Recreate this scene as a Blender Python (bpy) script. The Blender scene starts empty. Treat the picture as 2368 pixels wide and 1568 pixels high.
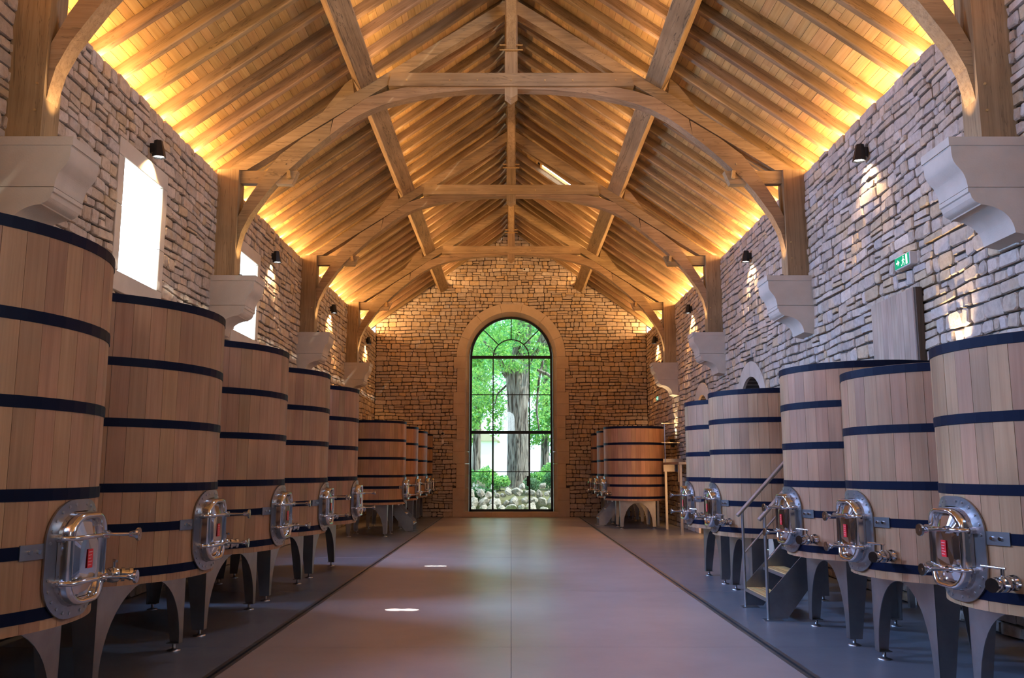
import bpy, bmesh, math, random
import numpy as np
from mathutils import Vector, Matrix
from math import sin, cos, pi, radians, atan2, sqrt, tan, asin

rnd = random.Random(7)
SC = bpy.context.scene
COL = SC.collection

# ------------------------------------------------------------------ camera
F_PX = 2030.0
PITCH = math.atan(304.0 / F_PX)
CAM_H = 1.55
cam_data = bpy.data.cameras.new('camera')
cam = bpy.data.objects.new('camera', cam_data)
COL.objects.link(cam)
cam.location = (0, 0, CAM_H)
cam.rotation_euler = (pi / 2 + PITCH, 0, -2.0 / F_PX)
cam_data.sensor_width = 36.0
cam_data.lens = F_PX / 2368.0 * 36.0
cam_data.clip_start = 0.05
cam_data.clip_end = 500
SC.camera = cam

# ------------------------------------------------------------------ world, sun, large lights, exposure
SKY_STRENGTH = 3.6
SUN_STRENGTH = 6.0
EXPOSURE = 0.0
K_WALL_LED = 29.0      # watts per metre of strip on the wall heads
K_PURLIN_LED = 7.0
PANE = 6.0              # look of the overexposed side windows
K_WINDOW = 410.0        # daylight falling in through one side window, downwards as from the sky
K_DOORWAY = 90.0
K_SKYLIGHT_FILL = 95.0
K_SCONCE = 230.0
K_CORBEL = 45.0
WARM = (1.0, 0.55, 0.22)
DAY = (0.37, 0.60, 1.0)
DAY_SIDE = (0.31, 0.58, 1.22)

world = bpy.data.worlds.new('world')
SC.world = world
world.use_nodes = True
wnt = world.node_tree
bg = wnt.nodes['Background']
bg.inputs[0].default_value = (0.58, 0.80, 1.0, 1)
bg.inputs[1].default_value = SKY_STRENGTH

SC.view_settings.view_transform = 'Standard'
SC.view_settings.look = 'None'
SC.view_settings.exposure = EXPOSURE
SC.view_settings.gamma = 1.0
SC.view_settings.use_curve_mapping = False


def lamp(name, typ, loc, direction, energy, color, **kw):
    d = bpy.data.lights.new(name, typ)
    d.energy = energy
    d.color = color
    for k, v in kw.items():
        setattr(d, k, v)
    o = bpy.data.objects.new(name, d)
    COL.objects.link(o)
    z = -Vector(direction).normalized()
    ref = Vector((0, 1, 0)) if abs(z.y) < 0.95 else Vector((1, 0, 0))
    x = (ref - z * ref.dot(z)).normalized()
    y = z.cross(x)
    m = Matrix((x, y, z)).transposed().to_4x4()
    m.translation = Vector(loc)
    o.matrix_world = m
    return o


lamp('sun', 'SUN', (6, 20, 20), (-0.60, 0.16, -0.78), SUN_STRENGTH, (1.0, 0.97, 0.86), angle=0.009)

# hall dimensions
W = 4.68            # half width, face of the stone
MORTAR = 0.045      # the joints lie this far behind the stone faces
WALL_T = 0.5
Y0, Y1 = -3.5, 30.1
WALL_TOP = 6.25
APEX = 9.85         # underside of rafters at the ridge line
SLOPE = 0.72
TH = math.atan(SLOPE)
CT, ST = cos(TH), sin(TH)
RAFT_H = 0.15
DECK_APEX = APEX + RAFT_H / CT
TRUSS_Y = [7.90, 13.64, 19.30, 24.80]
BAYS = [(-3.4, 2.1), (2.1, 7.72), (8.08, 13.46), (13.82, 19.12), (19.48, 24.62), (24.98, 30.0)]
LEFT_WINDOWS = [(10.20, 11.36, 3.90, 5.30), (14.62, 15.84, 3.90, 5.30), (4.6, 5.8, 3.9, 5.3), (-0.2, 1.0, 3.9, 5.3)]
RIGHT_FILL_WINDOW = (2.4, 3.7, 3.9, 5.3)    # added out of frame, beside the camera, for fill light

# warm strips lying on the wall heads and along the ridge side of the purlins
for sgn in (-1, 1):
    for (a, b) in BAYS:
        lamp('wall_head_strip', 'AREA', (sgn * 4.80, (a + b) / 2, 6.275), (-sgn * 0.45, 0, 1.0),
             K_WALL_LED * (b - a) * (1.7 if a > 19 else 1.0), WARM, shape='RECTANGLE', size=(b - a), size_y=0.03)
        lamp('purlin_strip', 'AREA', (sgn * 2.19, (a + b) / 2, 8.02), (-sgn * 0.62, 0, 0.80),
             K_PURLIN_LED * (b - a) * (1.4 if a > 19 else 1.0), WARM, shape='RECTANGLE', size=(b - a), size_y=0.03)
for (a, b, z0, z1) in LEFT_WINDOWS:
    lamp('window_area_lamp', 'AREA', (-W + 0.03, (a + b) / 2, (z0 + z1) / 2), (1, 0, -0.48), K_WINDOW * (1.0 if a > 8 else 0.75), DAY_SIDE,
         shape='RECTANGLE', size=(b - a) * 0.96, size_y=(z1 - z0) * 0.9, spread=radians(128))
lamp('window_area_lamp', 'AREA', (W - 0.03, 3.05, 4.6), (-1, 0.45, 0.3), K_WINDOW * 0.18, DAY,
     shape='RECTANGLE', size=1.2, size_y=1.3, spread=radians(150))  # fill lamp at the added right window
lamp('skylight_fill', 'AREA', (1.30, 10.685, 8.86), (-ST, 0, -CT), K_SKYLIGHT_FILL, DAY,
     shape='RECTANGLE', size=0.62, size_y=1.2)  # fill lamp under the added skylight, brightens the left wall


# ------------------------------------------------------------------ helpers
def tag(o, label=None, cat=None, group=None, kind=None):
    if label: o['label'] = label
    if cat: o['category'] = cat
    if group: o['group'] = group
    if kind: o['kind'] = kind
    return o


def empty(name, loc=(0, 0, 0), rz=0, label=None, cat=None, group=None, kind=None, parent=None):
    o = bpy.data.objects.new(name, None)
    COL.objects.link(o)
    o.location = loc
    o.rotation_euler = (0, 0, rz)
    if parent: o.parent = parent
    return tag(o, label, cat, group, kind)


class MB:
    """collects faces and becomes ONE mesh object"""
    def __init__(s):
        s.v = []; s.f = []; s.sm = []; s.tone = []; s.t = None

    def add(s, vs, fs, smooth=False):
        n = len(s.v)
        s.v.extend(vs)
        for f in fs:
            s.f.append([i + n for i in f]); s.sm.append(smooth); s.tone.append(s.t)
        return s

    def box(s, x0, x1, y0, y1, z0, z1):
        vs = [(x0, y0, z0), (x1, y0, z0), (x1, y1, z0), (x0, y1, z0), (x0, y0, z1), (x1, y0, z1), (x1, y1, z1), (x0, y1, z1)]
        return s.add(vs, [(0, 3, 2, 1), (4, 5, 6, 7), (0, 1, 5, 4), (1, 2, 6, 5), (2, 3, 7, 6), (3, 0, 4, 7)])

    def bbox(s, x0, x1, y0, y1, z0, z1, b=0.01):
        """box with chamfered edges"""
        bm = bmesh.new()
        r = bmesh.ops.create_cube(bm, size=1.0)
        bmesh.ops.scale(bm, vec=(x1 - x0, y1 - y0, z1 - z0), verts=bm.verts)
        bmesh.ops.translate(bm, vec=((x0 + x1) / 2, (y0 + y1) / 2, (z0 + z1) / 2), verts=bm.verts)
        bmesh.ops.bevel(bm, geom=list(bm.edges), offset=b, segments=1, affect='EDGES')
        s.bm(bm); bm.free()
        return s

    def bm(s, bm, smooth=False, mat=None):
        bm.verts.index_update()
        vs = [(mat @ v.co if mat else v.co)[:] for v in bm.verts]
        s.add(vs, [[v.index for v in f.verts] for f in bm.faces], smooth)

    def prism(s, pts, a0, a1, axis='y', smooth=False):
        """polygon pts extruded along an axis; pts are (x,z) for y, (y,z) for x, (x,y) for z"""
        n = len(pts)
        ar = sum(pts[i][0] * pts[(i + 1) % n][1] - pts[(i + 1) % n][0] * pts[i][1] for i in range(n))
        if ar < 0: pts = pts[::-1]
        def mk(p, a):
            if axis == 'y': return (p[0], a, p[1])
            if axis == 'x': return (a, p[0], p[1])
            return (p[0], p[1], a)
        vs = [mk(p, a0) for p in pts] + [mk(p, a1) for p in pts]
        flip = axis == 'y'
        fs = [list(range(n))[::-1], list(range(n, 2 * n))]
        for i in range(n):
            j = (i + 1) % n
            fs.append([i, j, n + j, n + i])
        if flip: fs = [f[::-1] for f in fs]
        nb = len(s.f)
        s.add(vs, fs, False)
        return s

    def ring(s, R, r, z0, z1, n=48, a0=0.0, a1=2 * pi, cx=0, cy=0):
        full = abs(a1 - a0 - 2 * pi) < 1e-6
        k = n if full else n + 1
        vs = []
        for i in range(k):
            a = a0 + (a1 - a0) * i / n
            c, d = cos(a), sin(a)
            vs += [(cx + R * c, cy + R * d, z0), (cx + R * c, cy + R * d, z1), (cx + r * c, cy + r * d, z1), (cx + r * c, cy + r * d, z0)]
        fs = []
        for i in range(n):
            j = (i + 1) % k
            p, q = 4 * i, 4 * j
            fs += [(p, q, q + 1, p + 1), (p + 1, q + 1, q + 2, p + 2), (p + 2, q + 2, q + 3, p + 3), (p + 3, q + 3, q, p)]
        if not full:
            fs += [(0, 1, 2, 3), tuple(4 * (k - 1) + t for t in (3, 2, 1, 0))]
        return s.add(vs, fs)

    def tube(s, pts, rad, n=8, cap=True, smooth=True):
        pts = [Vector(p) for p in pts]
        rs = rad if isinstance(rad, (list, tuple)) else [rad] * len(pts)
        vs = []; prev = None
        for i, p in enumerate(pts):
            t = (pts[min(i + 1, len(pts) - 1)] - pts[max(i - 1, 0)]).normalized()
            ref = Vector((0, 0, 1)) if abs(t.z) < 0.9 else Vector((1, 0, 0))
            if prev is not None: ref = prev
            u = (ref - t * ref.dot(t)).normalized()
            w = t.cross(u); prev = u
            for k in range(n):
                a = 2 * pi * k / n
                vs.append((p + (u * cos(a) + w * sin(a)) * rs[i])[:])
        fs = []
        for i in range(len(pts) - 1):
            for k in range(n):
                m = (k + 1) % n
                fs.append((i * n + k, i * n + m, (i + 1) * n + m, (i + 1) * n + k))
        s.add(vs, fs, smooth)
        if cap:
            s.add(vs[:n], [tuple(range(n))[::-1]]); s.add(vs[-n:], [tuple(range(n))])
        return s

    def lathe(s, prof, n=16, axis='z', o=(0, 0, 0), smooth=True):
        """profile of (radius, height) spun about an axis through o"""
        vs = []
        for (r, h) in prof:
            for k in range(n):
                a = 2 * pi * k / n
                c, d = r * cos(a), r * sin(a)
                vs.append((o[0] + c, o[1] + d, o[2] + h) if axis == 'z' else (o[0] + h, o[1] + c, o[2] + d) if axis == 'x' else (o[0] + d, o[1] + h, o[2] + c))
        fs = []
        for i in range(len(prof) - 1):
            for k in range(n):
                m = (k + 1) % n
                fs.append((i * n + k, i * n + m, (i + 1) * n + m, (i + 1) * n + k))
        s.add(vs, fs, smooth)
        s.add(vs[:n], [tuple(range(n))[::-1]]); s.add(vs[-n:], [tuple(range(n))])
        return s

    def mesh(s, name, mat):
        me = bpy.data.meshes.new(name)
        me.from_pydata(s.v, [], s.f)
        if mat: me.materials.append(mat)
        me.polygons.foreach_set('use_smooth', s.sm)
        if any(t is not None for t in s.tone):
            at = me.color_attributes.new('tone', 'FLOAT_COLOR', 'CORNER')
            arr = []
            for f, t in zip(s.f, s.tone):
                t = t or (0.5, 0.5, 0.5)
                arr.extend(list((t[0], t[1], t[2], 1.0)) * len(f))
            at.data.foreach_set('color', arr)
        return me

    def build(s, name, mat, parent=None, loc=None, rz=None, **kw):
        o = bpy.data.objects.new(name, s.mesh(name, mat))
        COL.objects.link(o)
        if parent: o.parent = parent
        if loc: o.location = loc
        if rz is not None: o.rotation_euler = (0, 0, rz)
        return tag(o, **kw)


KIDS = {}
def children_of(o):
    return [c for c in o.children]


def copy_tree(o, parent=None):
    c = o.copy()
    COL.objects.link(c)
    if parent: c.parent = parent
    for ch in list(o.children):
        copy_tree(ch, c)
    return c


# ------------------------------------------------------------------ materials
def new_mat(name, rough=0.6, metal=0.0, spec=0.5, col=(0.5, 0.5, 0.5)):
    m = bpy.data.materials.new(name)
    m.use_nodes = True
    b = m.node_tree.nodes['Principled BSDF']
    b.inputs['Base Color'].default_value = (*col, 1)
    b.inputs['Roughness'].default_value = rough
    b.inputs['Metallic'].default_value = metal
    b.inputs['Specular IOR Level'].default_value = spec
    return m, m.node_tree, b


def nd(nt, typ, **kw):
    n = nt.nodes.new(typ)
    for k, v in kw.items():
        if k in n.inputs.keys(): n.inputs[k].default_value = v
        else: setattr(n, k, v)
    return n


def ramp(nt, stops):
    r = nt.nodes.new('ShaderNodeValToRGB')
    e = r.color_ramp.elements
    while len(e) < len(stops): e.new(0.5)
    for i, (p, c) in enumerate(stops):
        e[i].position = p
        e[i].color = (*c, 1) if len(c) == 3 else c
    return r


def mixc(nt, a, b, fac, mode='MIX'):
    m = nt.nodes.new('ShaderNodeMix')
    m.data_type = 'RGBA'; m.blend_type = mode
    for sock, val in ((m.inputs[0], fac), (m.inputs[6], a), (m.inputs[7], b)):
        if hasattr(val, 'links') or hasattr(val, 'is_linked'): nt.links.new(val, sock)
        elif isinstance(val, (int, float)): sock.default_value = val
        else: sock.default_value = (*val, 1)
    return m.outputs[2]


def wood(name, axis, dark, mid, light, across=9.0, along=0.45, rough=0.62, var=0.25, crack=0.5, bump=0.25, hue=0.008, cw=0.012):
    m, nt, b = new_mat(name, rough, spec=0.3)
    L = nt.links.new
    tc = nd(nt, 'ShaderNodeTexCoord')
    oi = nd(nt, 'ShaderNodeObjectInfo')
    mul = nd(nt, 'ShaderNodeMath', operation='MULTIPLY'); L(oi.outputs['Random'], mul.inputs[0]); mul.inputs[1].default_value = 37.0
    add = nd(nt, 'ShaderNodeVectorMath', operation='ADD'); L(tc.outputs['Object'], add.inputs[0]); L(mul.outputs[0], add.inputs[1])
    mp = nd(nt, 'ShaderNodeMapping'); L(add.outputs[0], mp.inputs[0])
    sc = [across, across, across]; sc['xyz'.index(axis)] = along
    mp.inputs['Scale'].default_value = sc
    n1 = nd(nt, 'ShaderNodeTexNoise', Scale=2.2, Detail=7.0, Roughness=0.62, Distortion=0.35); L(mp.outputs[0], n1.inputs['Vector'])
    r1 = ramp(nt, [(0.28, dark), (0.5, mid), (0.74, light)]); L(n1.outputs[0], r1.inputs[0])
    # broad patches
    n2 = nd(nt, 'ShaderNodeTexNoise', Scale=1.3, Detail=2.0); L(add.outputs[0], n2.inputs['Vector'])
    r2 = ramp(nt, [(0.35, (0.72, 0.70, 0.68)), (0.65, (1.08, 1.06, 1.04))]); L(n2.outputs[0], r2.inputs[0])
    c = mixc(nt, r1.outputs[0], r2.outputs[0], 0.8, 'MULTIPLY')
    # drying cracks along the grain
    mp2 = nd(nt, 'ShaderNodeMapping'); L(add.outputs[0], mp2.inputs[0])
    sc2 = [7.0, 7.0, 7.0]; sc2['xyz'.index(axis)] = 0.35
    mp2.inputs['Scale'].default_value = sc2
    n3 = nd(nt, 'ShaderNodeTexNoise', Scale=1.0, Detail=4.0, Roughness=0.7, Distortion=0.8); L(mp2.outputs[0], n3.inputs['Vector'])
    r3 = ramp(nt, [(0.5 - cw, (0, 0, 0)), (0.5, (1, 1, 1)), (0.5 + cw, (0, 0, 0))]); L(n3.outputs[0], r3.inputs[0])
    mk = nd(nt, 'ShaderNodeMath', operation='MULTIPLY'); L(r3.outputs[0], mk.inputs[0]); mk.inputs[1].default_value = crack
    c = mixc(nt, c, tuple(0.25 * x for x in dark), mk.outputs[0])
    # each piece has its own tone
    hsv = nd(nt, 'ShaderNodeHueSaturation'); L(c, hsv.inputs['Color'])
    vr = nd(nt, 'ShaderNodeMapRange'); L(oi.outputs['Random'], vr.inputs[0]); vr.inputs[3].default_value = 1 - var; vr.inputs[4].default_value = 1 + var
    L(vr.outputs[0], hsv.inputs['Value'])
    wn = nd(nt, 'ShaderNodeTexWhiteNoise', noise_dimensions='1D'); L(oi.outputs['Random'], wn.inputs['W'])
    hr = nd(nt, 'ShaderNodeMapRange'); L(wn.outputs[0], hr.inputs[0]); hr.inputs[3].default_value = 0.5 - hue; hr.inputs[4].default_value = 0.5 + hue
    L(hr.outputs[0], hsv.inputs['Hue'])
    L(hsv.outputs[0], b.inputs['Base Color'])
    bp = nd(nt, 'ShaderNodeBump', Strength=bump, Distance=0.01); L(n1.outputs[0], bp.inputs['Height'])
    L(bp.outputs[0], b.inputs['Normal'])
    return m


BD, BM_, BL = (0.25, 0.165, 0.085), (0.35, 0.24, 0.125), (0.42, 0.30, 0.17)
M_BEAM_X = wood('oak_beam_x', 'x', BD, BM_, BL, var=0.14)
M_BEAM_Y = wood('oak_beam_y', 'y', BD, BM_, BL, var=0.10, crack=0.8, cw=0.016)
M_BEAM_Z = wood('oak_beam_z', 'z', BD, BM_, BL, var=0.12)
M_RAFTER = wood('oak_rafter', 'x', (0.17, 0.11, 0.055), (0.285, 0.195, 0.105), (0.37, 0.265, 0.16), var=0.24, crack=0.6, hue=0.01, across=6)
M_BOARD = wood('roof_board', 'y', (0.43, 0.255, 0.09), (0.52, 0.33, 0.125), (0.57, 0.39, 0.165), across=12, hue=0.006, var=0.075, crack=0.0, bump=0.1, rough=0.55)
M_STAVE = wood('oak_stave', 'z', (0.325, 0.172, 0.088), (0.40, 0.22, 0.115), (0.455, 0.262, 0.145), across=16, along=0.5, var=0.085, crack=0.0, bump=0.06, rough=0.55, hue=0.008)
M_PANEL = wood('pale_panel', 'z', (0.33, 0.24, 0.17), (0.42, 0.32, 0.24), (0.48, 0.38, 0.29), across=14, var=0.05, crack=0.0, bump=0.05)
M_DOORWOOD = wood('dark_door_wood', 'z', (0.05, 0.035, 0.02), (0.09, 0.06, 0.04), (0.12, 0.085, 0.055), var=0.05, crack=0.0)


def stone_mat():
    m, nt, b = new_mat('rubble_stone', 0.78, spec=0.35)
    L = nt.links.new
    at = nd(nt, 'ShaderNodeAttribute', attribute_name='tone')
    tc = nd(nt, 'ShaderNodeTexCoord')
    n1 = nd(nt, 'ShaderNodeTexNoise', Scale=14.0, Detail=6.0, Roughness=0.65); L(tc.outputs['Object'], n1.inputs['Vector'])
    r1 = ramp(nt, [(0.3, (0.74, 0.71, 0.68)), (0.62, (1.06, 1.05, 1.03))]); L(n1.outputs[0], r1.inputs[0])
    c = mixc(nt, at.outputs['Color'], r1.outputs[0], 1.0, 'MULTIPLY')
    n2 = nd(nt, 'ShaderNodeTexNoise', Scale=5.0, Detail=3.0); L(tc.outputs['Object'], n2.inputs['Vector'])
    r2 = ramp(nt, [(0.55, (0, 0, 0)), (0.75, (1, 1, 1))]); L(n2.outputs[0], r2.inputs[0])
    k = nd(nt, 'ShaderNodeMath', operation='MULTIPLY'); L(r2.outputs[0], k.inputs[0]); k.inputs[1].default_value = 0.4
    c = mixc(nt, c, (0.46, 0.30, 0.14), k.outputs[0])
    L(c, b.inputs['Base Color'])
    n3 = nd(nt, 'ShaderNodeTexNoise', Scale=30.0, Detail=6.0, Roughness=0.7); L(tc.outputs['Object'], n3.inputs['Vector'])
    bp = nd(nt, 'ShaderNodeBump', Strength=0.5, Distance=0.02); L(n3.outputs[0], bp.inputs['Height'])
    L(bp.outputs[0], b.inputs['Normal'])
    return m


def noisy(name, c0, c1, scale, rough=0.8, detail=5.0, bump=0.2, bscale=None, spec=0.4, dist=0.01, rough2=None):
    m, nt, b = new_mat(name, rough, spec=spec)
    L = nt.links.new
    tc = nd(nt, 'ShaderNodeTexCoord')
    n1 = nd(nt, 'ShaderNodeTexNoise', Scale=scale, Detail=detail, Roughness=0.6); L(tc.outputs['Object'], n1.inputs['Vector'])
    r1 = ramp(nt, [(0.3, c0), (0.7, c1)]); L(n1.outputs[0], r1.inputs[0])
    L(r1.outputs[0], b.inputs['Base Color'])
    if rough2 is not None:
        mr = nd(nt, 'ShaderNodeMapRange'); L(n1.outputs[0], mr.inputs[0]); mr.inputs[3].default_value = rough; mr.inputs[4].default_value = rough2
        L(mr.outputs[0], b.inputs['Roughness'])
    if bump:
        n2 = nd(nt, 'ShaderNodeTexNoise', Scale=bscale or scale * 8, Detail=4.0); L(tc.outputs['Object'], n2.inputs['Vector'])
        bp = nd(nt, 'ShaderNodeBump', Strength=bump, Distance=dist); L(n2.outputs[0], bp.inputs['Height'])
        L(bp.outputs[0], b.inputs['Normal'])
    return m


M_STONE = stone_mat()
M_MORTAR = noisy('recessed_mortar', (0.055, 0.045, 0.036), (0.10, 0.082, 0.064), 6, rough=0.95, bump=0.4)
M_LIME = noisy('dressed_limestone', (0.48, 0.415, 0.33), (0.56, 0.49, 0.40), 3.0, rough=0.75, bump=0.15, bscale=60)
M_LIME_WARM = noisy('dressed_limestone_warm', (0.46, 0.36, 0.26), (0.55, 0.45, 0.34), 2.5, rough=0.75, bump=0.12, bscale=60)
M_FLOOR = noisy('polished_concrete', (0.29, 0.232, 0.21), (0.365, 0.295, 0.268), 0.9, rough=0.40, rough2=0.30, detail=9.0, bump=0.05, bscale=25, spec=0.5)
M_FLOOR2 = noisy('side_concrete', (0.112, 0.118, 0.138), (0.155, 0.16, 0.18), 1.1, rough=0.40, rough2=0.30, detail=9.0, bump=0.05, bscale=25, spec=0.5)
M_STEEL = new_mat('polished_steel', 0.13, 1.0, col=(0.62, 0.62, 0.64))[0]
M_BRUSHED = noisy('brushed_steel', (0.30, 0.295, 0.30), (0.40, 0.395, 0.40), 4.0, rough=0.36, bump=0.0)
M_BRUSHED.node_tree.nodes['Principled BSDF'].inputs['Metallic'].default_value = 1.0
M_GALV = new_mat('satin_steel', 0.34, 1.0, col=(0.46, 0.45, 0.46))[0]
M_HOOP = new_mat('dark_blue_hoop', 0.5, 0.0, 0.10, (0.003, 0.005, 0.018))[0]
M_BLACK = new_mat('black_powder_coat', 0.4, 0.2, 0.5, (0.012, 0.012, 0.013))[0]
M_DARKFRAME = new_mat('black_window_steel', 0.45, 0.3, 0.5, (0.012, 0.013, 0.016))[0]
M_DARK = new_mat('dark_cavity', 0.9, 0.0, 0.2, (0.02, 0.017, 0.015))[0]
M_RED = new_mat('red_sticker', 0.45, 0.0, 0.5, (0.72, 0.012, 0.018))[0]
M_PINK = new_mat('pale_print', 0.5, 0.0, 0.4, (0.80, 0.40, 0.38))[0]
M_WHITEPLASTIC = new_mat('white_plastic', 0.45, 0.0, 0.5, (0.62, 0.60, 0.57))[0]
M_PLASTER = new_mat('white_render', 0.9, 0.0, 0.2, (0.85, 0.83, 0.78))[0]


def emit_mat(name, col, strength):
    m = bpy.data.materials.new(name); m.use_nodes = True
    nt = m.node_tree
    nt.nodes.remove(nt.nodes['Principled BSDF'])
    e = nd(nt, 'ShaderNodeEmission', Color=(*col, 1), Strength=strength)
    nt.links.new(e.outputs[0], nt.nodes['Material Output'].inputs[0])
    return m


M_LAMP = emit_mat('lit_lamp_glass', (1.0, 0.93, 0.85), 9.0)
M_PANE = emit_mat('overexposed_daylight_pane', (0.80, 0.92, 1.0), PANE)
M_PANE2 = emit_mat('overexposed_daylight_pane_front', (0.80, 0.92, 1.0), PANE * 1.8)
M_EXIT_G = emit_mat('lit_exit_green', (0.02, 0.42, 0.22), 1.1)
M_EXIT_W = emit_mat('lit_exit_white', (0.75, 1.0, 0.86), 1.6)


def glass_mat():
    m = bpy.data.materials.new('window_glass'); m.use_nodes = True
    nt = m.node_tree; L = nt.links.new
    nt.nodes.remove(nt.nodes['Principled BSDF'])
    t = nd(nt, 'ShaderNodeBsdfTransparent', Color=(0.96, 0.99, 0.98, 1))
    g = nd(nt, 'ShaderNodeBsdfGlossy', Roughness=0.01)
    fr = nd(nt, 'ShaderNodeFresnel', IOR=1.5)
    mx = nd(nt, 'ShaderNodeMixShader')
    L(fr.outputs[0], mx.inputs[0]); L(t.outputs[0], mx.inputs[1]); L(g.outputs[0], mx.inputs[2])
    L(mx.outputs[0], nt.nodes['Material Output'].inputs[0])
    return m


M_GLASS = glass_mat()


def translucent_mat(name, col, tcol, fac, attr=None):
    m = bpy.data.materials.new(name); m.use_nodes = True
    nt = m.node_tree; L = nt.links.new
    nt.nodes.remove(nt.nodes['Principled BSDF'])
    d = nd(nt, 'ShaderNodeBsdfDiffuse', Color=(*col, 1))
    t = nd(nt, 'ShaderNodeBsdfTranslucent', Color=(*tcol, 1))
    if attr:
        at = nd(nt, 'ShaderNodeAttribute', attribute_name=attr)
        L(mixc(nt, at.outputs['Color'], col, 1.0, 'MULTIPLY'), d.inputs[0])
        L(mixc(nt, at.outputs['Color'], tcol, 1.0, 'MULTIPLY'), t.inputs[0])
    mx = nd(nt, 'ShaderNodeMixShader'); mx.inputs[0].default_value = fac
    L(d.outputs[0], mx.inputs[1]); L(t.outputs[0], mx.inputs[2])
    L(mx.outputs[0], nt.nodes['Material Output'].inputs[0])
    return m


M_LEAF = translucent_mat('leaf_green', (0.85, 0.95, 0.80), (0.85, 1.0, 0.62), 0.45, 'tone')
M_SHRUB = translucent_mat('shrub_green', (0.8, 0.95, 0.8), (0.8, 0.95, 0.6), 0.3, 'tone')
M_PETAL = translucent_mat('white_petals', (0.85, 0.85, 0.82), (0.8, 0.8, 0.75), 0.3)
M_FROST = translucent_mat('frosted_skylight', (0.8, 0.85, 0.88), (0.95, 0.98, 1.0), 0.9)
M_ROCK = noisy('garden_rock', (0.34, 0.30, 0.25), (0.70, 0.65, 0.58), 3.5, rough=0.9, bump=0.8, bscale=9, dist=0.06)
M_SOIL = noisy('garden_soil', (0.10, 0.09, 0.05), (0.20, 0.20, 0.09), 2.0, rough=0.95, bump=0.6)
M_LAWN = noisy('garden_lawn', (0.14, 0.24, 0.06), (0.25, 0.38, 0.10), 1.5, rough=0.95, bump=0.5)


def bark_mat():
    m, nt, b = new_mat('furrowed_bark', 0.95, spec=0.15)
    L = nt.links.new
    tc = nd(nt, 'ShaderNodeTexCoord')
    mp = nd(nt, 'ShaderNodeMapping'); L(tc.outputs['Object'], mp.inputs[0]); mp.inputs['Scale'].default_value = (13, 13, 1.3)
    n = nd(nt, 'ShaderNodeTexNoise', Scale=1.0, Detail=5.0, Distortion=0.9); L(mp.outputs[0], n.inputs['Vector'])
    r = ramp(nt, [(0.38, (0.05, 0.04, 0.034)), (0.50, (0.27, 0.23, 0.20)), (0.7, (0.44, 0.39, 0.345))]); L(n.outputs[0], r.inputs[0])
    L(r.outputs[0], b.inputs['Base Color'])
    bp = nd(nt, 'ShaderNodeBump', Strength=1.0, Distance=0.08); L(n.outputs[0], bp.inputs['Height'])
    L(bp.outputs[0], b.inputs['Normal'])
    return m


M_BARK = bark_mat()

# ------------------------------------------------------------------ projection (only used to rank which stones show largest)
CP, SP = cos(PITCH), sin(PITCH)
TANKS = []   # (x, y, r, ztop)
LT = [(-3.42, 4.87), (-3.48, 7.16), (-3.50, 9.44), (-3.50, 11.70), (-3.50, 14.0)]
FLT = [(-3.42, 21.75), (-3.42, 24.6), (-3.42, 27.3), (-3.42, 29.2)]
RT_SHORT = [(3.50, 5.48), (3.50, 7.08)]
RT_TALL = [(3.48, 8.68), (3.36, 11.4), (3.36, 12.99)]
FRT = [(3.40, 24.5), (3.45, 27.0), (3.45, 29.0)]
for t in LT: TANKS.append((*t, 1.06, 2.83))
for t in FLT: TANKS.append((*t, 0.83, 2.74))
for t in RT_SHORT: TANKS.append((*t, 0.78, 2.34))
for t in RT_TALL: TANKS.append((*t, 0.78, 2.55))
for t in FRT: TANKS.append((*t, 0.83, 2.74))


def shows(x, y, z):
    """image size factor of a point, 0 when out of frame or behind a vat"""
    zc = y * CP + (z - CAM_H) * SP
    if zc < 0.5: return 0.0
    u = F_PX * x / zc
    v = F_PX * (-y * SP + (z - CAM_H) * CP) / zc
    if abs(u) > 1190 or abs(v) > 790: return 0.0
    dx, dy, dz = x, y, z - CAM_H
    A = dx * dx + dy * dy
    for (cx, cy, r, zt) in TANKS:
        if cy - r > y: continue
        B = dx * cx + dy * cy
        D = B * B - A * (cx * cx + cy * cy - r * r)
        if D <= 0: continue
        t = (B - sqrt(D)) / A
        if 0 < t < 0.98 and 0.0 < CAM_H + dz * t < zt: return 0.0
    return 1.0 / zc


# ------------------------------------------------------------------ rubble walls
PAL = [(0.50, 0.42, 0.34), (0.54, 0.46, 0.385), (0.47, 0.385, 0.30), (0.53, 0.41, 0.27), (0.50, 0.445, 0.395), (0.45, 0.385, 0.325), (0.56, 0.485, 0.41), (0.51, 0.415, 0.315), (0.50, 0.41, 0.32)]


def subtract(iv, cuts):
    out = [iv]
    for (c0, c1) in cuts:
        nxt = []
        for (a, b) in out:
            if c1 <= a or c0 >= b: nxt.append((a, b)); continue
            if c0 > a: nxt.append((a, c0))
            if c1 < b: nxt.append((c1, b))
        out = nxt
    return out


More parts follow.
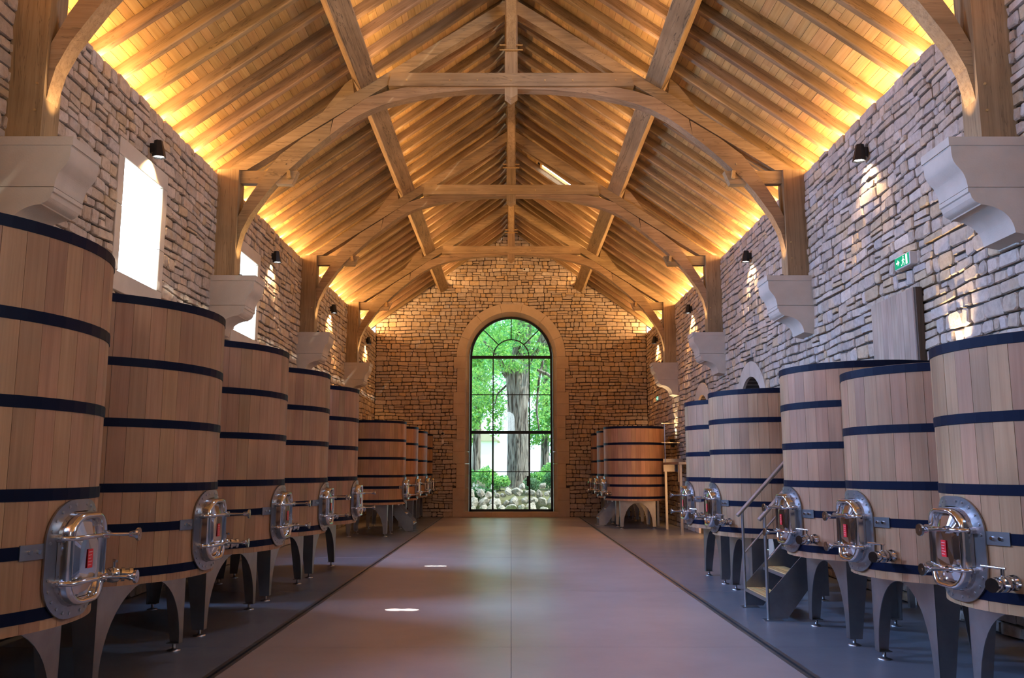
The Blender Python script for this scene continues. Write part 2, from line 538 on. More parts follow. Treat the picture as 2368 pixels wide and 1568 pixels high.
def stone_wall(parent, span_fn, excl_fn, ztop, mapper, seed, facing, hmin=0.085, hmax=0.19, breaks=()):
    """courses of rough stones; the 300 that show largest become parts, the rest one joined part"""
    R = random.Random(seed)
    z = 0.0
    stones = []
    row = 0
    while z < ztop - 0.03:
        h = R.choice([R.uniform(hmin, 0.13), R.uniform(0.11, 0.16), R.uniform(0.14, hmax)])
        if z + h > ztop - 0.05: h = ztop - z
        for q in breaks:
            if z + 0.03 < q < z + h + 0.05: h = q - z
        s0, s1 = span_fn(z + h * 0.5)
        ph = R.uniform(0, 6)
        for (a0, a1) in subtract((s0, s1), excl_fn(z, z + h)):
            a = a0
            while a < a1 - 0.02:
                w = R.uniform(0.13, 0.40) if h > 0.11 else R.uniform(0.18, 0.46)
                if R.random() < 0.2: w *= 0.62
                if a1 - (a + w) < 0.11: w = a1 - a
                if h > 0.145 and R.random() < 0.22 and w > 0.16:
                    k = R.uniform(0.4, 0.6)
                    stones.append((a, a + w, z, z + h * k)); stones.append((a, a + w, z + h * k, z + h))
                else:
                    stones.append((a, a + w, z, z + h))
                a += w
        z += h; row += 1
    meshes = []
    for (a0, a1, b0, b1) in stones:
        g = R.uniform(0.004, 0.010); gv = R.uniform(0.006, 0.015)
        x0, x1, y0, y1 = a0 + g, a1 - g, b0 + gv * 0.8, b1 - gv
        wv = lambda a, b: 0.014 * sin(a * 1.9 + b * 3.1) + 0.008 * sin(a * 5.3 + b * 7)
        m = min(x1 - x0, y1 - y0)
        c = [R.uniform(0.06, 0.28) * m for _ in range(4)]
        j = lambda s=0.007: R.uniform(-s, s)
        pts = [(x0 + c[0] + j(), y0 + j()), (x1 - c[1] + j(), y0 + j()), (x1 + j(), y0 + c[1] * 0.8 + j()), (x1 + j(), y1 - c[2] * 0.8 + j()),
               (x1 - c[2] + j(), y1 + j()), (x0 + c[3] + j(), y1 + j()), (x0 + j(), y1 - c[3] * 0.8 + j()), (x0 + j(), y0 + c[0] * 0.8 + j())]
        pts = [(p[0], p[1] + (wv(p[0], p[1]) if 0.2 < b0 and b1 < ztop - 0.2 else 0)) for p in pts]
        cx = sum(p[0] for p in pts) / 8; cy = sum(p[1] for p in pts) / 8
        d = R.uniform(-0.012, 0.016)
        tx, ty = R.uniform(-0.05, 0.05), R.uniform(-0.07, 0.07)
        ins = R.uniform(0.010, 0.02)
        vs = []
        for (px, py) in pts: vs.append(mapper(px, py, -MORTAR - 0.01))
        for (px, py) in pts: vs.append(mapper(px, py, d - 0.016 + j(0.004)))
        for (px, py) in pts:
            lx, ly = px - cx, py - cy
            q = max(0.0, 1 - ins / max(0.02, sqrt(lx * lx + ly * ly)))
            vs.append(mapper(cx + lx * q, cy + ly * q, d + tx * lx + ty * ly + j(0.003)))
        fs = []
        for k in range(8):
            n = (k + 1) % 8
            fs.append((k, n, 8 + n, 8 + k)); fs.append((8 + k, 8 + n, 16 + n, 16 + k))
        fs.append(tuple(range(16, 24)))
        if facing < 0: fs = [f[::-1] for f in fs]
        col = R.choice(PAL); kk = R.uniform(0.87, 1.10)
        tone = tuple(min(0.95, q * kk) for q in col)
        cen = mapper(cx, cy, 0)
        s = shows(*cen)
        meshes.append((s * s * (x1 - x0) * (y1 - y0) * facing_cos(cen, mapper), vs, fs, tone))
    order = sorted(range(len(meshes)), key=lambda i: -meshes[i][0])
    single = set(i for i in order[:300] if meshes[i][0] > 0)
    rest = MB()
    for i, (s, vs, fs, tone) in enumerate(meshes):
        if i in single:
            mb = MB(); mb.t = tone
            mb.add(vs, fs).build('stone', M_STONE, parent)
        else:
            rest.t = tone; rest.add(vs, fs)
    rest.build('stonework', M_STONE, parent, kind='stuff')
    return len(stones)


def facing_cos(c, mapper):
    a = Vector(mapper(0, 0, 1)) - Vector(mapper(0, 0, 0))
    d = Vector((0, 0, CAM_H)) - Vector(c)
    return max(0.02, a.dot(d.normalized()))


# window surrounds on the left wall: outer rectangles that the rubble leaves free
def win_outer(w):
    a, b, z0, z1 = w
    return (a - 0.16, b + 0.16, z0 - 0.24, z1 + 0.225)


def left_excl(z0, z1):
    out = []
    for w in LEFT_WINDOWS:
        a, b, c, d = win_outer(w)
        if z1 > c + 0.02 and z0 < d - 0.02: out.append((a, b))
    return out


ARCHES = [(17.1, 0.80, 2.70, 3.36, 0.30), (21.5, 0.80, 2.70, 3.38, 0.30)]   # centre, half width, springing, crown, ring


def arch_half(arch, z, outer=True):
    c, hw, zs, zc_, ring = arch
    if outer: hw, zc_ = hw + ring, zc_ + ring
    if z <= zs: return hw
    if z >= zc_: return 0.0
    return hw * sqrt(max(0.0, 1 - ((z - zs) / (zc_ - zs)) ** 2))


def right_excl(z0, z1):
    out = []
    for A in ARCHES:
        h = max(arch_half(A, z0 + 0.02), arch_half(A, (z0 + z1) / 2))
        if h > 0.05: out.append((A[0] - h, A[0] + h))
    return out


BW_C, BW_IN, BW_OUT = 5.44, 1.57, 1.88


def bw_half(z):
    if z <= BW_C:
        k = int(max(0.0, z - 0.15) / ((BW_C - 0.15) / 13))
        return BW_OUT - 0.02 if (k // 2) % 2 else BW_OUT + 0.10
    h2 = (BW_OUT - 0.01) ** 2 - (z - BW_C) ** 2
    return sqrt(h2) if h2 > 0 else 0.0


def back_excl(z0, z1):
    h = max(bw_half(z0 + 0.05), bw_half((z0 + z1) / 2)) if z1 > BW_C else bw_half((z0 + z1) / 2)
    return [(-h, h)] if h > 0.03 else []


def back_span(z):
    if z < WALL_TOP - 0.3: return (-W, W)
    lim = min(W, (DECK_APEX + 0.02 - z) / SLOPE)
    return (-lim, lim)


def arc_pts(cx, cz, rx, rz, a0, a1, n):
    return [(cx + rx * cos(a0 + (a1 - a0) * i / n), cz + rz * sin(a0 + (a1 - a0) * i / n)) for i in range(n + 1)]


def room_shell():
    # ---- left wall
    m = MB(); xf, xb = -W - MORTAR, -W - MORTAR - WALL_T
    ws = sorted(LEFT_WINDOWS)
    y = Y0
    for (a, b, z0, z1) in ws:
        m.box(xb, xf, y, a, 0, WALL_TOP - 0.03)
        m.box(xb, xf, a, b, 0, z0); m.box(xb, xf, a, b, z1, WALL_TOP - 0.03)
        y = b
    m.box(xb, xf, y, Y1 + 0.6, 0, WALL_TOP - 0.03)
    m.box(xb - 0.05, xb + 0.04, Y0, Y1 + 0.6, 6.0, 6.36)
    wl = m.build('wall_left', M_MORTAR, kind='structure')
    stone_wall(wl, lambda z: (5.9, Y1), left_excl, WALL_TOP, lambda a, b, d: (-W + d, a, b), 11, 1, breaks=(3.66, 5.525))
    # ---- right wall
    m = MB(); xf, xb = W + MORTAR, W + MORTAR + WALL_T
    a, b, z0, z1 = RIGHT_FILL_WINDOW
    m.box(xf, xb, Y0, a, 0, WALL_TOP - 0.03); m.box(xf, xb, a, b, 0, z0); m.box(xf, xb, a, b, z1, WALL_TOP - 0.03)
    y = b
    for A in ARCHES:
        c, hw, zs, zc_, ring = A
        m.box(xf, xb, y, c - hw, 0, WALL_TOP - 0.03)
        pts = [(c - hw, WALL_TOP - 0.03), (c - hw, zs)] + arc_pts(c, zs, hw, zc_ - zs, pi, 0, 16)[1:-1] + [(c + hw, zs), (c + hw, WALL_TOP - 0.03)]
        m.prism(pts, xf, xb, 'x')
        y = c + hw
    m.box(xf, xb, y, Y1 + 0.6, 0, WALL_TOP - 0.03)
    m.box(xb - 0.04, xb + 0.05, Y0, Y1 + 0.6, 6.0, 6.36)
    wr = m.build('wall_right', M_MORTAR, kind='structure')
    stone_wall(wr, lambda z: (5.9, Y1), right_excl, WALL_TOP, lambda a, b, d: (W - d, a, b), 23, -1)
    # ---- back wall with the arched opening
    m = MB(); yf, yb = Y1 + MORTAR, Y1 + MORTAR + WALL_T
    hi = BW_IN + 0.03
    zt = DECK_APEX - 0.01
    left = [(-W - 0.04, 0), (-hi, 0), (-hi, BW_C)] + arc_pts(0, BW_C, hi, hi, pi, pi / 2, 14)[1:] + [(0, zt), (-W - 0.04, zt - SLOPE * (W + 0.04))]
    m.prism(left, yf, yb, 'y')
    m.prism([(-p[0], p[1]) for p in left], yf, yb, 'y')
    wb = m.build('wall_back', M_MORTAR, kind='structure')
    stone_wall(wb, back_span, back_excl, DECK_APEX, lambda a, b, d: (a, Y1 - d, b), 37, -1, hmin=0.10, hmax=0.19)
    # ---- front wall, behind the camera, with its small high arched window
    m = MB(); yb, yf = Y0 - 0.45, Y0
    ax0, ax1, az0, azs = -0.70, 0.26, 4.25, 5.32
    r = (ax1 - ax0) / 2; cx = (ax0 + ax1) / 2
    m.prism([(-W - 0.04, 0), (ax0, 0), (ax0, azs)] + arc_pts(cx, azs, r, r, pi, pi / 2, 8)[1:] + [(cx, zt), (0, zt), (-W - 0.04, zt - SLOPE * (W + 0.04))], yb, yf, 'y')
    m.prism([(ax1, 0), (W + 0.04, 0), (W + 0.04, zt - SLOPE * (W + 0.04)), (cx + 0.001, zt - 0.1), (cx, azs + r)] + arc_pts(cx, azs, r, r, pi / 2, 0, 8)[1:], yb, yf, 'y')
    m.box(ax0, ax1, yb, yf, 0, az0)
    m.build('wall_front', M_LIME_WARM, kind='structure')
    # ---- floor: concrete slabs between two slotted drains
    XD = 2.29
    base = MB(); base.box(-W - 0.6, W + 0.6, Y0 - 0.5, Y1 + 0.62, -0.30, -0.06)
    fl = base.build('floor', M_DARK, kind='structure')
    ys = [Y0, 0.9, 4.5, 8.1, 11.7, 16.2, 20.6, 25.2, Y1 + 0.05]
    for i in range(len(ys) - 1):
        a, b = ys[i] + 0.0025, ys[i + 1] - 0.0025
        for (x0, x1, mt) in ((-XD + 0.016, -0.0012, M_FLOOR), (0.0012, XD - 0.016, M_FLOOR), (-W - 0.3, -XD - 0.016, M_FLOOR2), (XD + 0.016, W + 0.3, M_FLOOR2)):
            MB().bbox(x0, x1, a, b, -0.07, 0.0, 0.002).build('slab', mt, fl)
    for s in (-1, 1):
        d = MB()
        d.box(s * XD - 0.05, s * XD - 0.013, Y0, 29.0, -0.05, 0.0015); d.box(s * XD + 0.013, s * XD + 0.05, Y0, 29.0, -0.05, 0.0015)
        d.build('drain_edge', M_BRUSHED, fl)


room_shell()


# ------------------------------------------------------------------ roof
def slope_pt(side, s, t, y):
    """s down the slope from the ridge, t above the rafters' underside"""
    return (side * (s * CT + t * ST), y, APEX - s * ST + t * CT)


def slope_box(mb, side, s0, s1, y0, y1, t0, t1):
    P = [slope_pt(side, s, t, y) for t in (t0, t1) for y in (y0, y1) for s in (s0, s1)]
    fs = [(0, 1, 3, 2), (4, 6, 7, 5), (0, 4, 5, 1), (2, 3, 7, 6), (0, 2, 6, 4), (1, 5, 7, 3)]
    if side > 0: fs = [f[::-1] for f in fs]
    return mb.add(P, fs)


S_END = 6.40
SKY_S = (0.88, 2.19); SKYLIGHTS = [(10.35, 11.02), (21.56, 22.22)]    # the first is added out of frame to light the left wall


def roof():
    m = MB()
    deck0, deck1 = RAFT_H + 0.026, RAFT_H + 0.14
    slope_box(m, -1, -0.10, S_END, Y0 - 0.5, Y1 + 0.62, deck0, deck1)
    y = Y0 - 0.5
    for (a, b) in SKYLIGHTS:
        slope_box(m, 1, -0.10, S_END, y, a, deck0, deck1)
        slope_box(m, 1, -0.10, SKY_S[0], a, b, deck0, deck1)
        slope_box(m, 1, SKY_S[1], S_END, a, b, deck0, deck1)
        y = b
    slope_box(m, 1, -0.10, S_END, y, Y1 + 0.62, deck0, deck1)
    ce = m.build('ceiling', M_DARK, kind='structure')
    # boards run along the hall, across the rafters
    R = random.Random(5)
    pieces = []
    for side in (-1, 1):
        s = 0.0
        while s < S_END - 0.02:
            w = R.choice([0.115, 0.13, 0.145])
            y = 1.5 + R.uniform(0, 2.0)
            pieces.append((0.0, side, s, min(s + w, S_END), Y0, y))
            while y < Y1 + 0.1:
                y2 = min(y + R.choice([1.25, 1.88, 1.88, 2.5]), Y1 + 0.12)
                seg = [(y, y2)]
                if side > 0 and s + w > SKY_S[0] and s < SKY_S[1]:
                    seg = subtract((y, y2), SKYLIGHTS)
                for (a, b) in seg:
                    c = slope_pt(side, s + w / 2, RAFT_H, (a + b) / 2)
                    sh = shows(*c)
                    pieces.append((sh * sh * (b - a) * w, side, s, min(s + w, S_END), a, b))
                y = y2
            s += w
    pieces.sort(key=lambda p: -p[0])
    rest = MB()
    for i, (sh, side, s0, s1, a, b) in enumerate(pieces):
        t0 = RAFT_H + R.uniform(-0.002, 0.003)
        if i < 300:
            slope_box(MB(), side, s0 + 0.002, s1 - 0.002, a + 0.0015, b - 0.0015, t0, RAFT_H + 0.025).build('board', M_BOARD, ce)
        else:
            slope_box(rest, side, s0 + 0.002, s1 - 0.002, a + 0.0015, b - 0.0015, t0, RAFT_H + 0.025)
    rest.build('boarding', M_BOARD, ce, kind='stuff')
    # rafters: rough hewn, each slightly crooked
    ys = [9.70 + 0.627 * k for k in range(-12, 33)]
    variants = []
    for v in range(6):
        n = 10
        mb = MB(); vs = []
        Lr = S_END - 0.05
        for i in range(n + 1):
            x = 0.10 + (Lr - 0.10) * i / n
            hw = 0.052 + R.uniform(-0.002, 0.002)
            bo = R.uniform(-0.003, 0.003)
            dz = R.uniform(-0.003, 0.003)
            b = 0.012
            vs += [(x, bo - hw + b, dz), (x, bo + hw - b, dz), (x, bo + hw, dz + b), (x, bo + hw, RAFT_H), (x, bo - hw, RAFT_H), (x, bo - hw, dz + b)]
        fs = [tuple(range(6))[::-1], tuple(6 * n + k for k in range(6))]
        for i in range(n):
            for k in range(6):
                q = (k + 1) % 6
                fs.append((6 * i + k, 6 * i + q, 6 * (i + 1) + q, 6 * (i + 1) + k))
        mb.add(vs, [f[::-1] for f in fs])
        bm = bmesh.new()
        me = mb.mesh('rafter', M_RAFTER)
        bm.from_mesh(me); bmesh.ops.recalc_face_normals(bm, faces=bm.faces); bm.to_mesh(me); bm.free()
        variants.append(me)
    for side in (-1, 1):
        for y in ys:
            if y > Y1 - 0.05 or y < Y0: continue
            if any(abs(y - t) < 0.20 for t in TRUSS_Y): y += 0.0
            for (a, b) in SKYLIGHTS:
                if side > 0 and a - 0.05 < y < b + 0.05: y = a - 0.055 if y < (a + b) / 2 else b + 0.055
            o = bpy.data.objects.new('rafter', R.choice(variants))
            COL.objects.link(o)
            o.parent = ce
            x = Vector((side * CT, 0, -ST)); z = Vector((side * ST, 0, CT)); yy = z.cross(x)
            mt = Matrix((x, yy, z)).transposed().to_4x4()
            mt.translation = Vector((0, y, APEX))
            o.matrix_local = mt
    # skylight between two rafters
    for k, SKY_Y in zip((9, 4), SKYLIGHTS):
        sk = empty('window_%d' % k, kind='structure')
        fr = MB()
        for (s0, s1, a, b) in ((SKY_S[0] - 0.03, SKY_S[0] + 0.02, SKY_Y[0], SKY_Y[1]), (SKY_S[1] - 0.02, SKY_S[1] + 0.03, SKY_Y[0], SKY_Y[1]),
                               (SKY_S[0], SKY_S[1], SKY_Y[0] - 0.02, SKY_Y[0] + 0.02), (SKY_S[0], SKY_S[1], SKY_Y[1] - 0.02, SKY_Y[1] + 0.02)):
            slope_box(fr, 1, s0, s1, a, b, RAFT_H - 0.03, RAFT_H + 0.10)
        fr.build('frame', M_BOARD, sk)
        slope_box(MB(), 1, SKY_S[0], SKY_S[1], SKY_Y[0], SKY_Y[1], RAFT_H + 0.03, RAFT_H + 0.035).build('pane', M_PANE, sk)


roof()

# ------------------------------------------------------------------ purlins and ridge
NTH = ['nearest', 'second', 'third', 'farthest']


def strip_xz(pts_top, pts_bot):
    return pts_top + pts_bot[::-1]


def wavy_beam(name, corners, y0, y1, mat, parent=None, seed=0, **kw):
    """a long squared timber along y with slightly uneven arrises; corners = 4 (x,z)"""
    R = random.Random(seed)
    n = 8; vs = []; k = 8
    cx = sum(c[0] for c in corners) / 4; cz = sum(c[1] for c in corners) / 4
    for i in range(n + 1):
        y = y0 + (y1 - y0) * i / n
        for q in range(4):
            p = corners[q]; a = corners[q - 1]; b = corners[(q + 1) % 4]
            for w in (a, b):
                d = Vector((w[0] - p[0], w[1] - p[1])); d = d.normalized() * 0.012
                vs.append((p[0] + d.x + R.uniform(-0.003, 0.003), y, p[1] + d.y + R.uniform(-0.003, 0.003)))
    fs = [tuple(range(8)), tuple(8 * n + q for q in range(8))[::-1]]
    for i in range(n):
        for q in range(8):
            w = (q + 1) % 8
            fs.append((8 * i + q, 8 * (i + 1) + q, 8 * (i + 1) + w, 8 * i + w))
    mb = MB().add(vs, fs)
    o = mb.build(name, mat, parent, **kw)
    bm = bmesh.new(); bm.from_mesh(o.data); bmesh.ops.recalc_face_normals(bm, faces=bm.faces); bm.to_mesh(o.data); bm.free()
    return o


PUR = [(-2.45, 7.686), (-2.18, 7.863), (-2.366, 8.147), (-2.636, 7.970)]
bay_names = ['over the camera', 'from the nearest truss to the second', 'from the second truss to the third', 'from the third truss to the farthest', 'from the last truss to the end wall']
bay_y = [Y0] + TRUSS_Y + [Y1 + 0.05]
for side, nm in ((-1, 'left'), (1, 'right')):
    for i in range(5):
        cs = PUR if side < 0 else [(-x, z) for (x, z) in PUR]
        wavy_beam('purlin', cs, bay_y[i] + 0.004, bay_y[i + 1] - 0.004, M_BEAM_Y, seed=i + 10 * side,
                  label='heavy oak purlin of the %s slope %s' % (nm, bay_names[i]), cat='beam', group='purlins under the rafters')
for i in range(5):
    wavy_beam('ridge_timber', [(-0.08, 9.50), (0.08, 9.50), (0.08, 9.80), (-0.08, 9.80)], bay_y[i] + 0.11, bay_y[i + 1] - 0.11 if i < 4 else Y1, M_BEAM_Y, seed=50 + i,
              label='dark oak ridge timber at the roof peak, %s' % bay_names[i], cat='beam', group='ridge timbers')

# ------------------------------------------------------------------ trusses
INTR = [(-4.357, 4.97), (-4.335, 5.10), (-4.29, 5.30), (-4.17, 5.56), (-4.05, 5.74), (-3.90, 5.96), (-3.76, 6.13), (-3.56, 6.335), (-3.375, 6.515), (-3.15, 6.72), (-2.935, 6.90),
        (-2.74, 7.06), (-2.539, 7.205), (-2.30, 7.335), (-2.086, 7.425), (-1.782, 7.515), (-1.281, 7.62), (-0.648, 7.685), (-0.10, 7.70)]
def princ_lo(x): return 9.06 - 0.647 * abs(x)
def princ_hi(x): return 9.30 - 0.66 * abs(x)


def mir(pts): return [(-p[0], p[1]) for p in pts]


def make_truss():
    t = empty('roof_truss')
    # kept local: y = 0 is the middle of the truss
    for s in (-1, 1):
        M = (lambda p: p) if s < 0 else mir
        MB().prism(M([(-4.70, 4.556), (-4.355, 4.556), (-4.352, 6.315), (-4.70, 6.315)]), -0.15, 0.15, 'y').build('post', M_BEAM_Z, t)
        brace = INTR[:11] + [(-2.90, 7.16), (-3.372, 6.86), (-3.725, 6.577), (-3.89, 6.352), (-4.027, 6.136), (-4.208, 5.848), (-4.358, 5.535)]
        MB().prism(M(brace), -0.10, 0.10, 'y').build('curved_brace', M_BEAM_X, t)
        arch = INTR[10:] + [(-0.10, 7.762), (-1.558, 7.762), (-2.0, 7.665), (-2.335, 7.554), (-2.88, 7.18)]
        MB().prism(M(arch), -0.10, 0.10, 'y').build('arched_rib', M_BEAM_X, t)
        MB().prism(M([(-0.10, princ_hi(0.10)), (-4.55, 6.32), (-4.24, 6.322), (-0.10, princ_lo(0.10))]), -0.105, 0.105, 'y').build('principal_rafter', M_BEAM_X, t)
        MB().prism(M([(-4.36, 6.11), (-3.52, 6.10), (-3.43, 6.315), (-4.36, 6.318)]), -0.07, 0.07, 'y').build('hammer_beam', M_BEAM_X, t)
        for (x, z) in ((-3.70, 6.22), (-3.62, 6.42), (-3.1, 6.83)):
            x = x if s < 0 else -x
            MB().tube([(x, -0.118, z), (x, 0.118, z)], 0.014, 6).build('peg', M_BEAM_Y, t)
        for z in (4.86, 5.12): MB().tube([(s * 4.42, -0.162, z), (s * 4.42, -0.14, z)], 0.013, 6).build('peg', M_BOARD, t)
        # wedge through the hammer beam's tenon
        MB().prism(M([(-3.60, 6.30), (-3.55, 6.315), (-3.53, 6.19), (-3.585, 6.175)]), -0.13, 0.10, 'y').build('wedge', M_BOARD, t)
        # cleat on the back of the principal that stops the purlin sliding
        MB().prism(M([(-2.56, princ_hi(2.56)), (-2.60, 7.90), (-2.72, 7.80), (-3.12, princ_hi(3.12))]), -0.06, 0.06, 'y').build('cleat', M_BEAM_X, t)
    MB().prism([(-2.0, 7.735), (2.0, 7.735), (1.955, 7.958), (-1.955, 7.958)], -0.135, 0.08, 'y').build('collar_beam', M_BEAM_X, t)
    kp = MB()
    kp.prism([(-0.105, 7.60), (0.105, 7.60), (0.105, 9.86), (-0.105, 9.86)], -0.105, 0.105, 'y')
    # pendant: four chamfers meeting in a point
    a = 0.105
    vs = [(-a, -a, 7.60), (a, -a, 7.60), (a, a, 7.60), (-a, a, 7.60), (-a, 0, 7.545), (0, -a, 7.545), (a, 0, 7.545), (0, a, 7.545), (0, 0, 7.47)]
    fs = [(0, 5, 1), (1, 6, 2), (2, 7, 3), (3, 4, 0), (0, 4, 8, 5), (1, 5, 8, 6), (2, 6, 8, 7), (3, 7, 8, 4)]
    kp.add(vs, fs)
    kp.build('king_post', M_BEAM_Z, t)
    for s in (-1, 1):
        # curved braces from the king post up to the ridge, along the hall
        lo = [(s * (0.10 + 1.15 * q), 8.33 + 1.17 * (q ** 0.75)) for q in [0, 0.15, 0.3, 0.5, 0.75, 1.0]]
        hi = [(s * (0.10 + 1.40 * q * 0.82), 8.62 + 0.88 * (q ** 0.8)) for q in [1.0, 0.7, 0.4, 0.2, 0]]
        MB().prism(lo + hi, -0.078, 0.078, 'x').build('ridge_brace', M_BEAM_Z, t)
    for z in (8.355, 8.44): MB().tube([(-0.19, -0.14, z), (0.19, -0.14, z)], 0.012, 6).build('peg', M_BOARD, t)
    for x in (-1.7, -1.0, -0.55, 0, 0.55, 1.0, 1.7): MB().tube([(x, -0.148, 7.83), (x, -0.12, 7.83)], 0.014, 6).build('peg', M_BOARD, t)
    return t


truss_where = ['nearest the camera, mostly above the frame', 'second from the camera', 'third from the camera, below the skylight', 'farthest, just before the end wall']
proto = make_truss()
for i, y in enumerate(TRUSS_Y):
    o = proto if i == 0 else copy_tree(proto)
    o.location = (0, y, 0)
    tag(o, 'arched oak roof truss with king post, ' + truss_where[i], 'roof truss', 'oak roof trusses')

# ------------------------------------------------------------------ stone corbels with their small uplights
CPRO = [(3.98, 4.556), (3.98, 4.47), (3.998, 4.462), (4.000, 4.39), (4.012, 4.33), (4.044, 4.278), (4.085, 4.225), (4.110, 4.165), (4.121, 4.108), (4.126, 4.084)]
CLOW = [(4.123, 4.078), (4.123, 4.038), (4.138, 4.030), (4.150, 3.985), (4.178, 3.950), (4.221, 3.928), (4.228, 3.918), (4.300, 3.908), (4.375, 3.88), (4.43, 3.845), (4.48, 3.79), (4.51, 3.72), (4.52, 3.66)]


def smooth_line(P, k=4):
    out = []
    for i in range(len(P) - 1):
        p0, p1, p2, p3 = P[max(i - 1, 0)], P[i], P[i + 1], P[min(i + 2, len(P) - 1)]
        for j in range(k):
            t = j / k
            out.append(tuple(0.5 * (2 * p1[q] + (p2[q] - p0[q]) * t + (2 * p0[q] - 5 * p1[q] + 4 * p2[q] - p3[q]) * t * t + (3 * p1[q] - p0[q] - 3 * p2[q] + p3[q]) * t ** 3) for q in (0, 1)))
    return out + [P[-1]]


def make_corbel():
    t = empty('corbel')
    MB().prism([(W + 0.05, 4.556), (3.98, 4.556), (3.98, 4.474), (W + 0.05, 4.474)], -0.275, 0.275, 'y').build('cap_slab', M_LIME, t)
    MB().prism([(W + 0.05, 4.474)] + [(3.992, 4.474)] + smooth_line(CPRO[2:]) + [(W + 0.05, 4.084)], -0.268, 0.268, 'y').build('moulded_block', M_LIME, t)
    MB().prism([(W + 0.05, 4.078)] + CLOW[:3] + smooth_line(CLOW[3:6]) + smooth_line(CLOW[6:]) + [(W + 0.05, 3.62)], -0.270, 0.270, 'y').build('lower_block', M_LIME, t)
    return t


def make_uplight():
    t = empty('uplight')
    MB().lathe([(0.024, 0), (0.03, 0.004), (0.03, 0.055), (0.022, 0.055), (0.02, 0.04)], 12).build('housing', M_BLACK, t)
    MB().bbox(-0.035, 0.035, -0.02, 0.02, 0.0, 0.012, 0.003).build('bracket', M_BLACK, t)
    MB().lathe([(0.0, 0.04), (0.02, 0.041)], 12).build('lens', M_LAMP, t)
    return t


cproto = make_corbel(); uproto = make_uplight()
first = True; ufirst = True
for i, y in enumerate(TRUSS_Y):
    for side, nm in ((1, 'right'), (-1, 'left')):
        o = cproto if first else copy_tree(cproto)
        first = False
        o.location = (0, y, 0); o.rotation_euler = (0, 0, 0 if side > 0 else pi)
        tag(o, 'moulded pale limestone corbel on the %s wall carrying the %s truss' % (nm, NTH[i]), 'corbel', 'limestone corbels under the trusses')
        for k, dy in enumerate((-0.06, 0.07)):
            u = uproto if ufirst else copy_tree(uproto)
            ufirst = False
            u.location = (side * (4.28 - 0.05 * k), y + dy, 4.556)
            u.rotation_euler = (0, 0, 0 if side > 0 else pi)
            tag(u, 'small black uplight on the %s corbel of the %s truss, %s' % (nm, NTH[i], 'nearer the camera' if k == 0 else 'farther from the camera'), 'uplight', 'uplights on the corbels')
        lamp('corbel_beam', 'SPOT', (side * 4.20, y, 4.63), (side * 0.02, 0, 1), K_CORBEL, (1.0, 0.66, 0.33), spot_size=radians(62), spot_blend=0.5, shadow_soft_size=0.02)


# ------------------------------------------------------------------ windows of the left wall
def side_window(idx, w, side=-1, mat=None):
    a, b, z0, z1 = w
    t = empty('window_%d' % idx, kind='structure')
    xf = W - 0.008; xb = W + MORTAR + WALL_T - 0.02
    oa, ob, oz0, oz1 = win_outer(w)
    g = 0.004
    def blk(y0, y1, zz0, zz1):
        x0, x1 = sorted((side * xf, side * xb))
        MB().bbox(x0, x1, y0 + g / 2, y1 - g / 2, zz0 + g / 2, zz1 - g / 2, 0.006).build('surround_stone', M_LIME, t)
    blk(oa, ob, z1, oz1); blk(oa, ob, oz0, z0)
    zm = (z0 + z1) / 2 + 0.1
    blk(oa, a, z0, zm); blk(oa, a, zm, z1); blk(b, ob, z0, zm - 0.25); blk(b, ob, zm - 0.25, z1)
    x0, x1 = sorted((side * (W + 0.03), side * (W + 0.04)))
    MB().box(x0, x1, a, b, z0, z1).build('pane', mat or M_PANE, t)
    fr = MB()
    x0, x1 = sorted((side * (W + 0.04), side * (W + 0.09)))
    for (y0, y1, q0, q1) in ((a, a + 0.035, z0, z1), (b - 0.035, b, z0, z1), (a, b, z0, z0 + 0.035), (a, b, z1 - 0.035, z1)):
        fr.box(x0, x1, y0, y1, q0, q1)
    fr.build('frame', M_DARKFRAME, t)


for k, w in enumerate(LEFT_WINDOWS): side_window((2, 3, 5, 6)[k], w)
side_window(7, RIGHT_FILL_WINDOW, 1, M_PANE2)  # added fill window with a glowing pane
fw = empty('window_8', kind='structure')
MB().prism([(-0.70, 4.25), (0.26, 4.25), (0.26, 5.32)] + arc_pts(-0.22, 5.32, 0.48, 0.48, 0, pi, 12)[1:-1] + [(-0.70, 5.32)], Y0 - 0.12, Y0 - 0.10, 'y').build('pane', M_PANE2, fw)


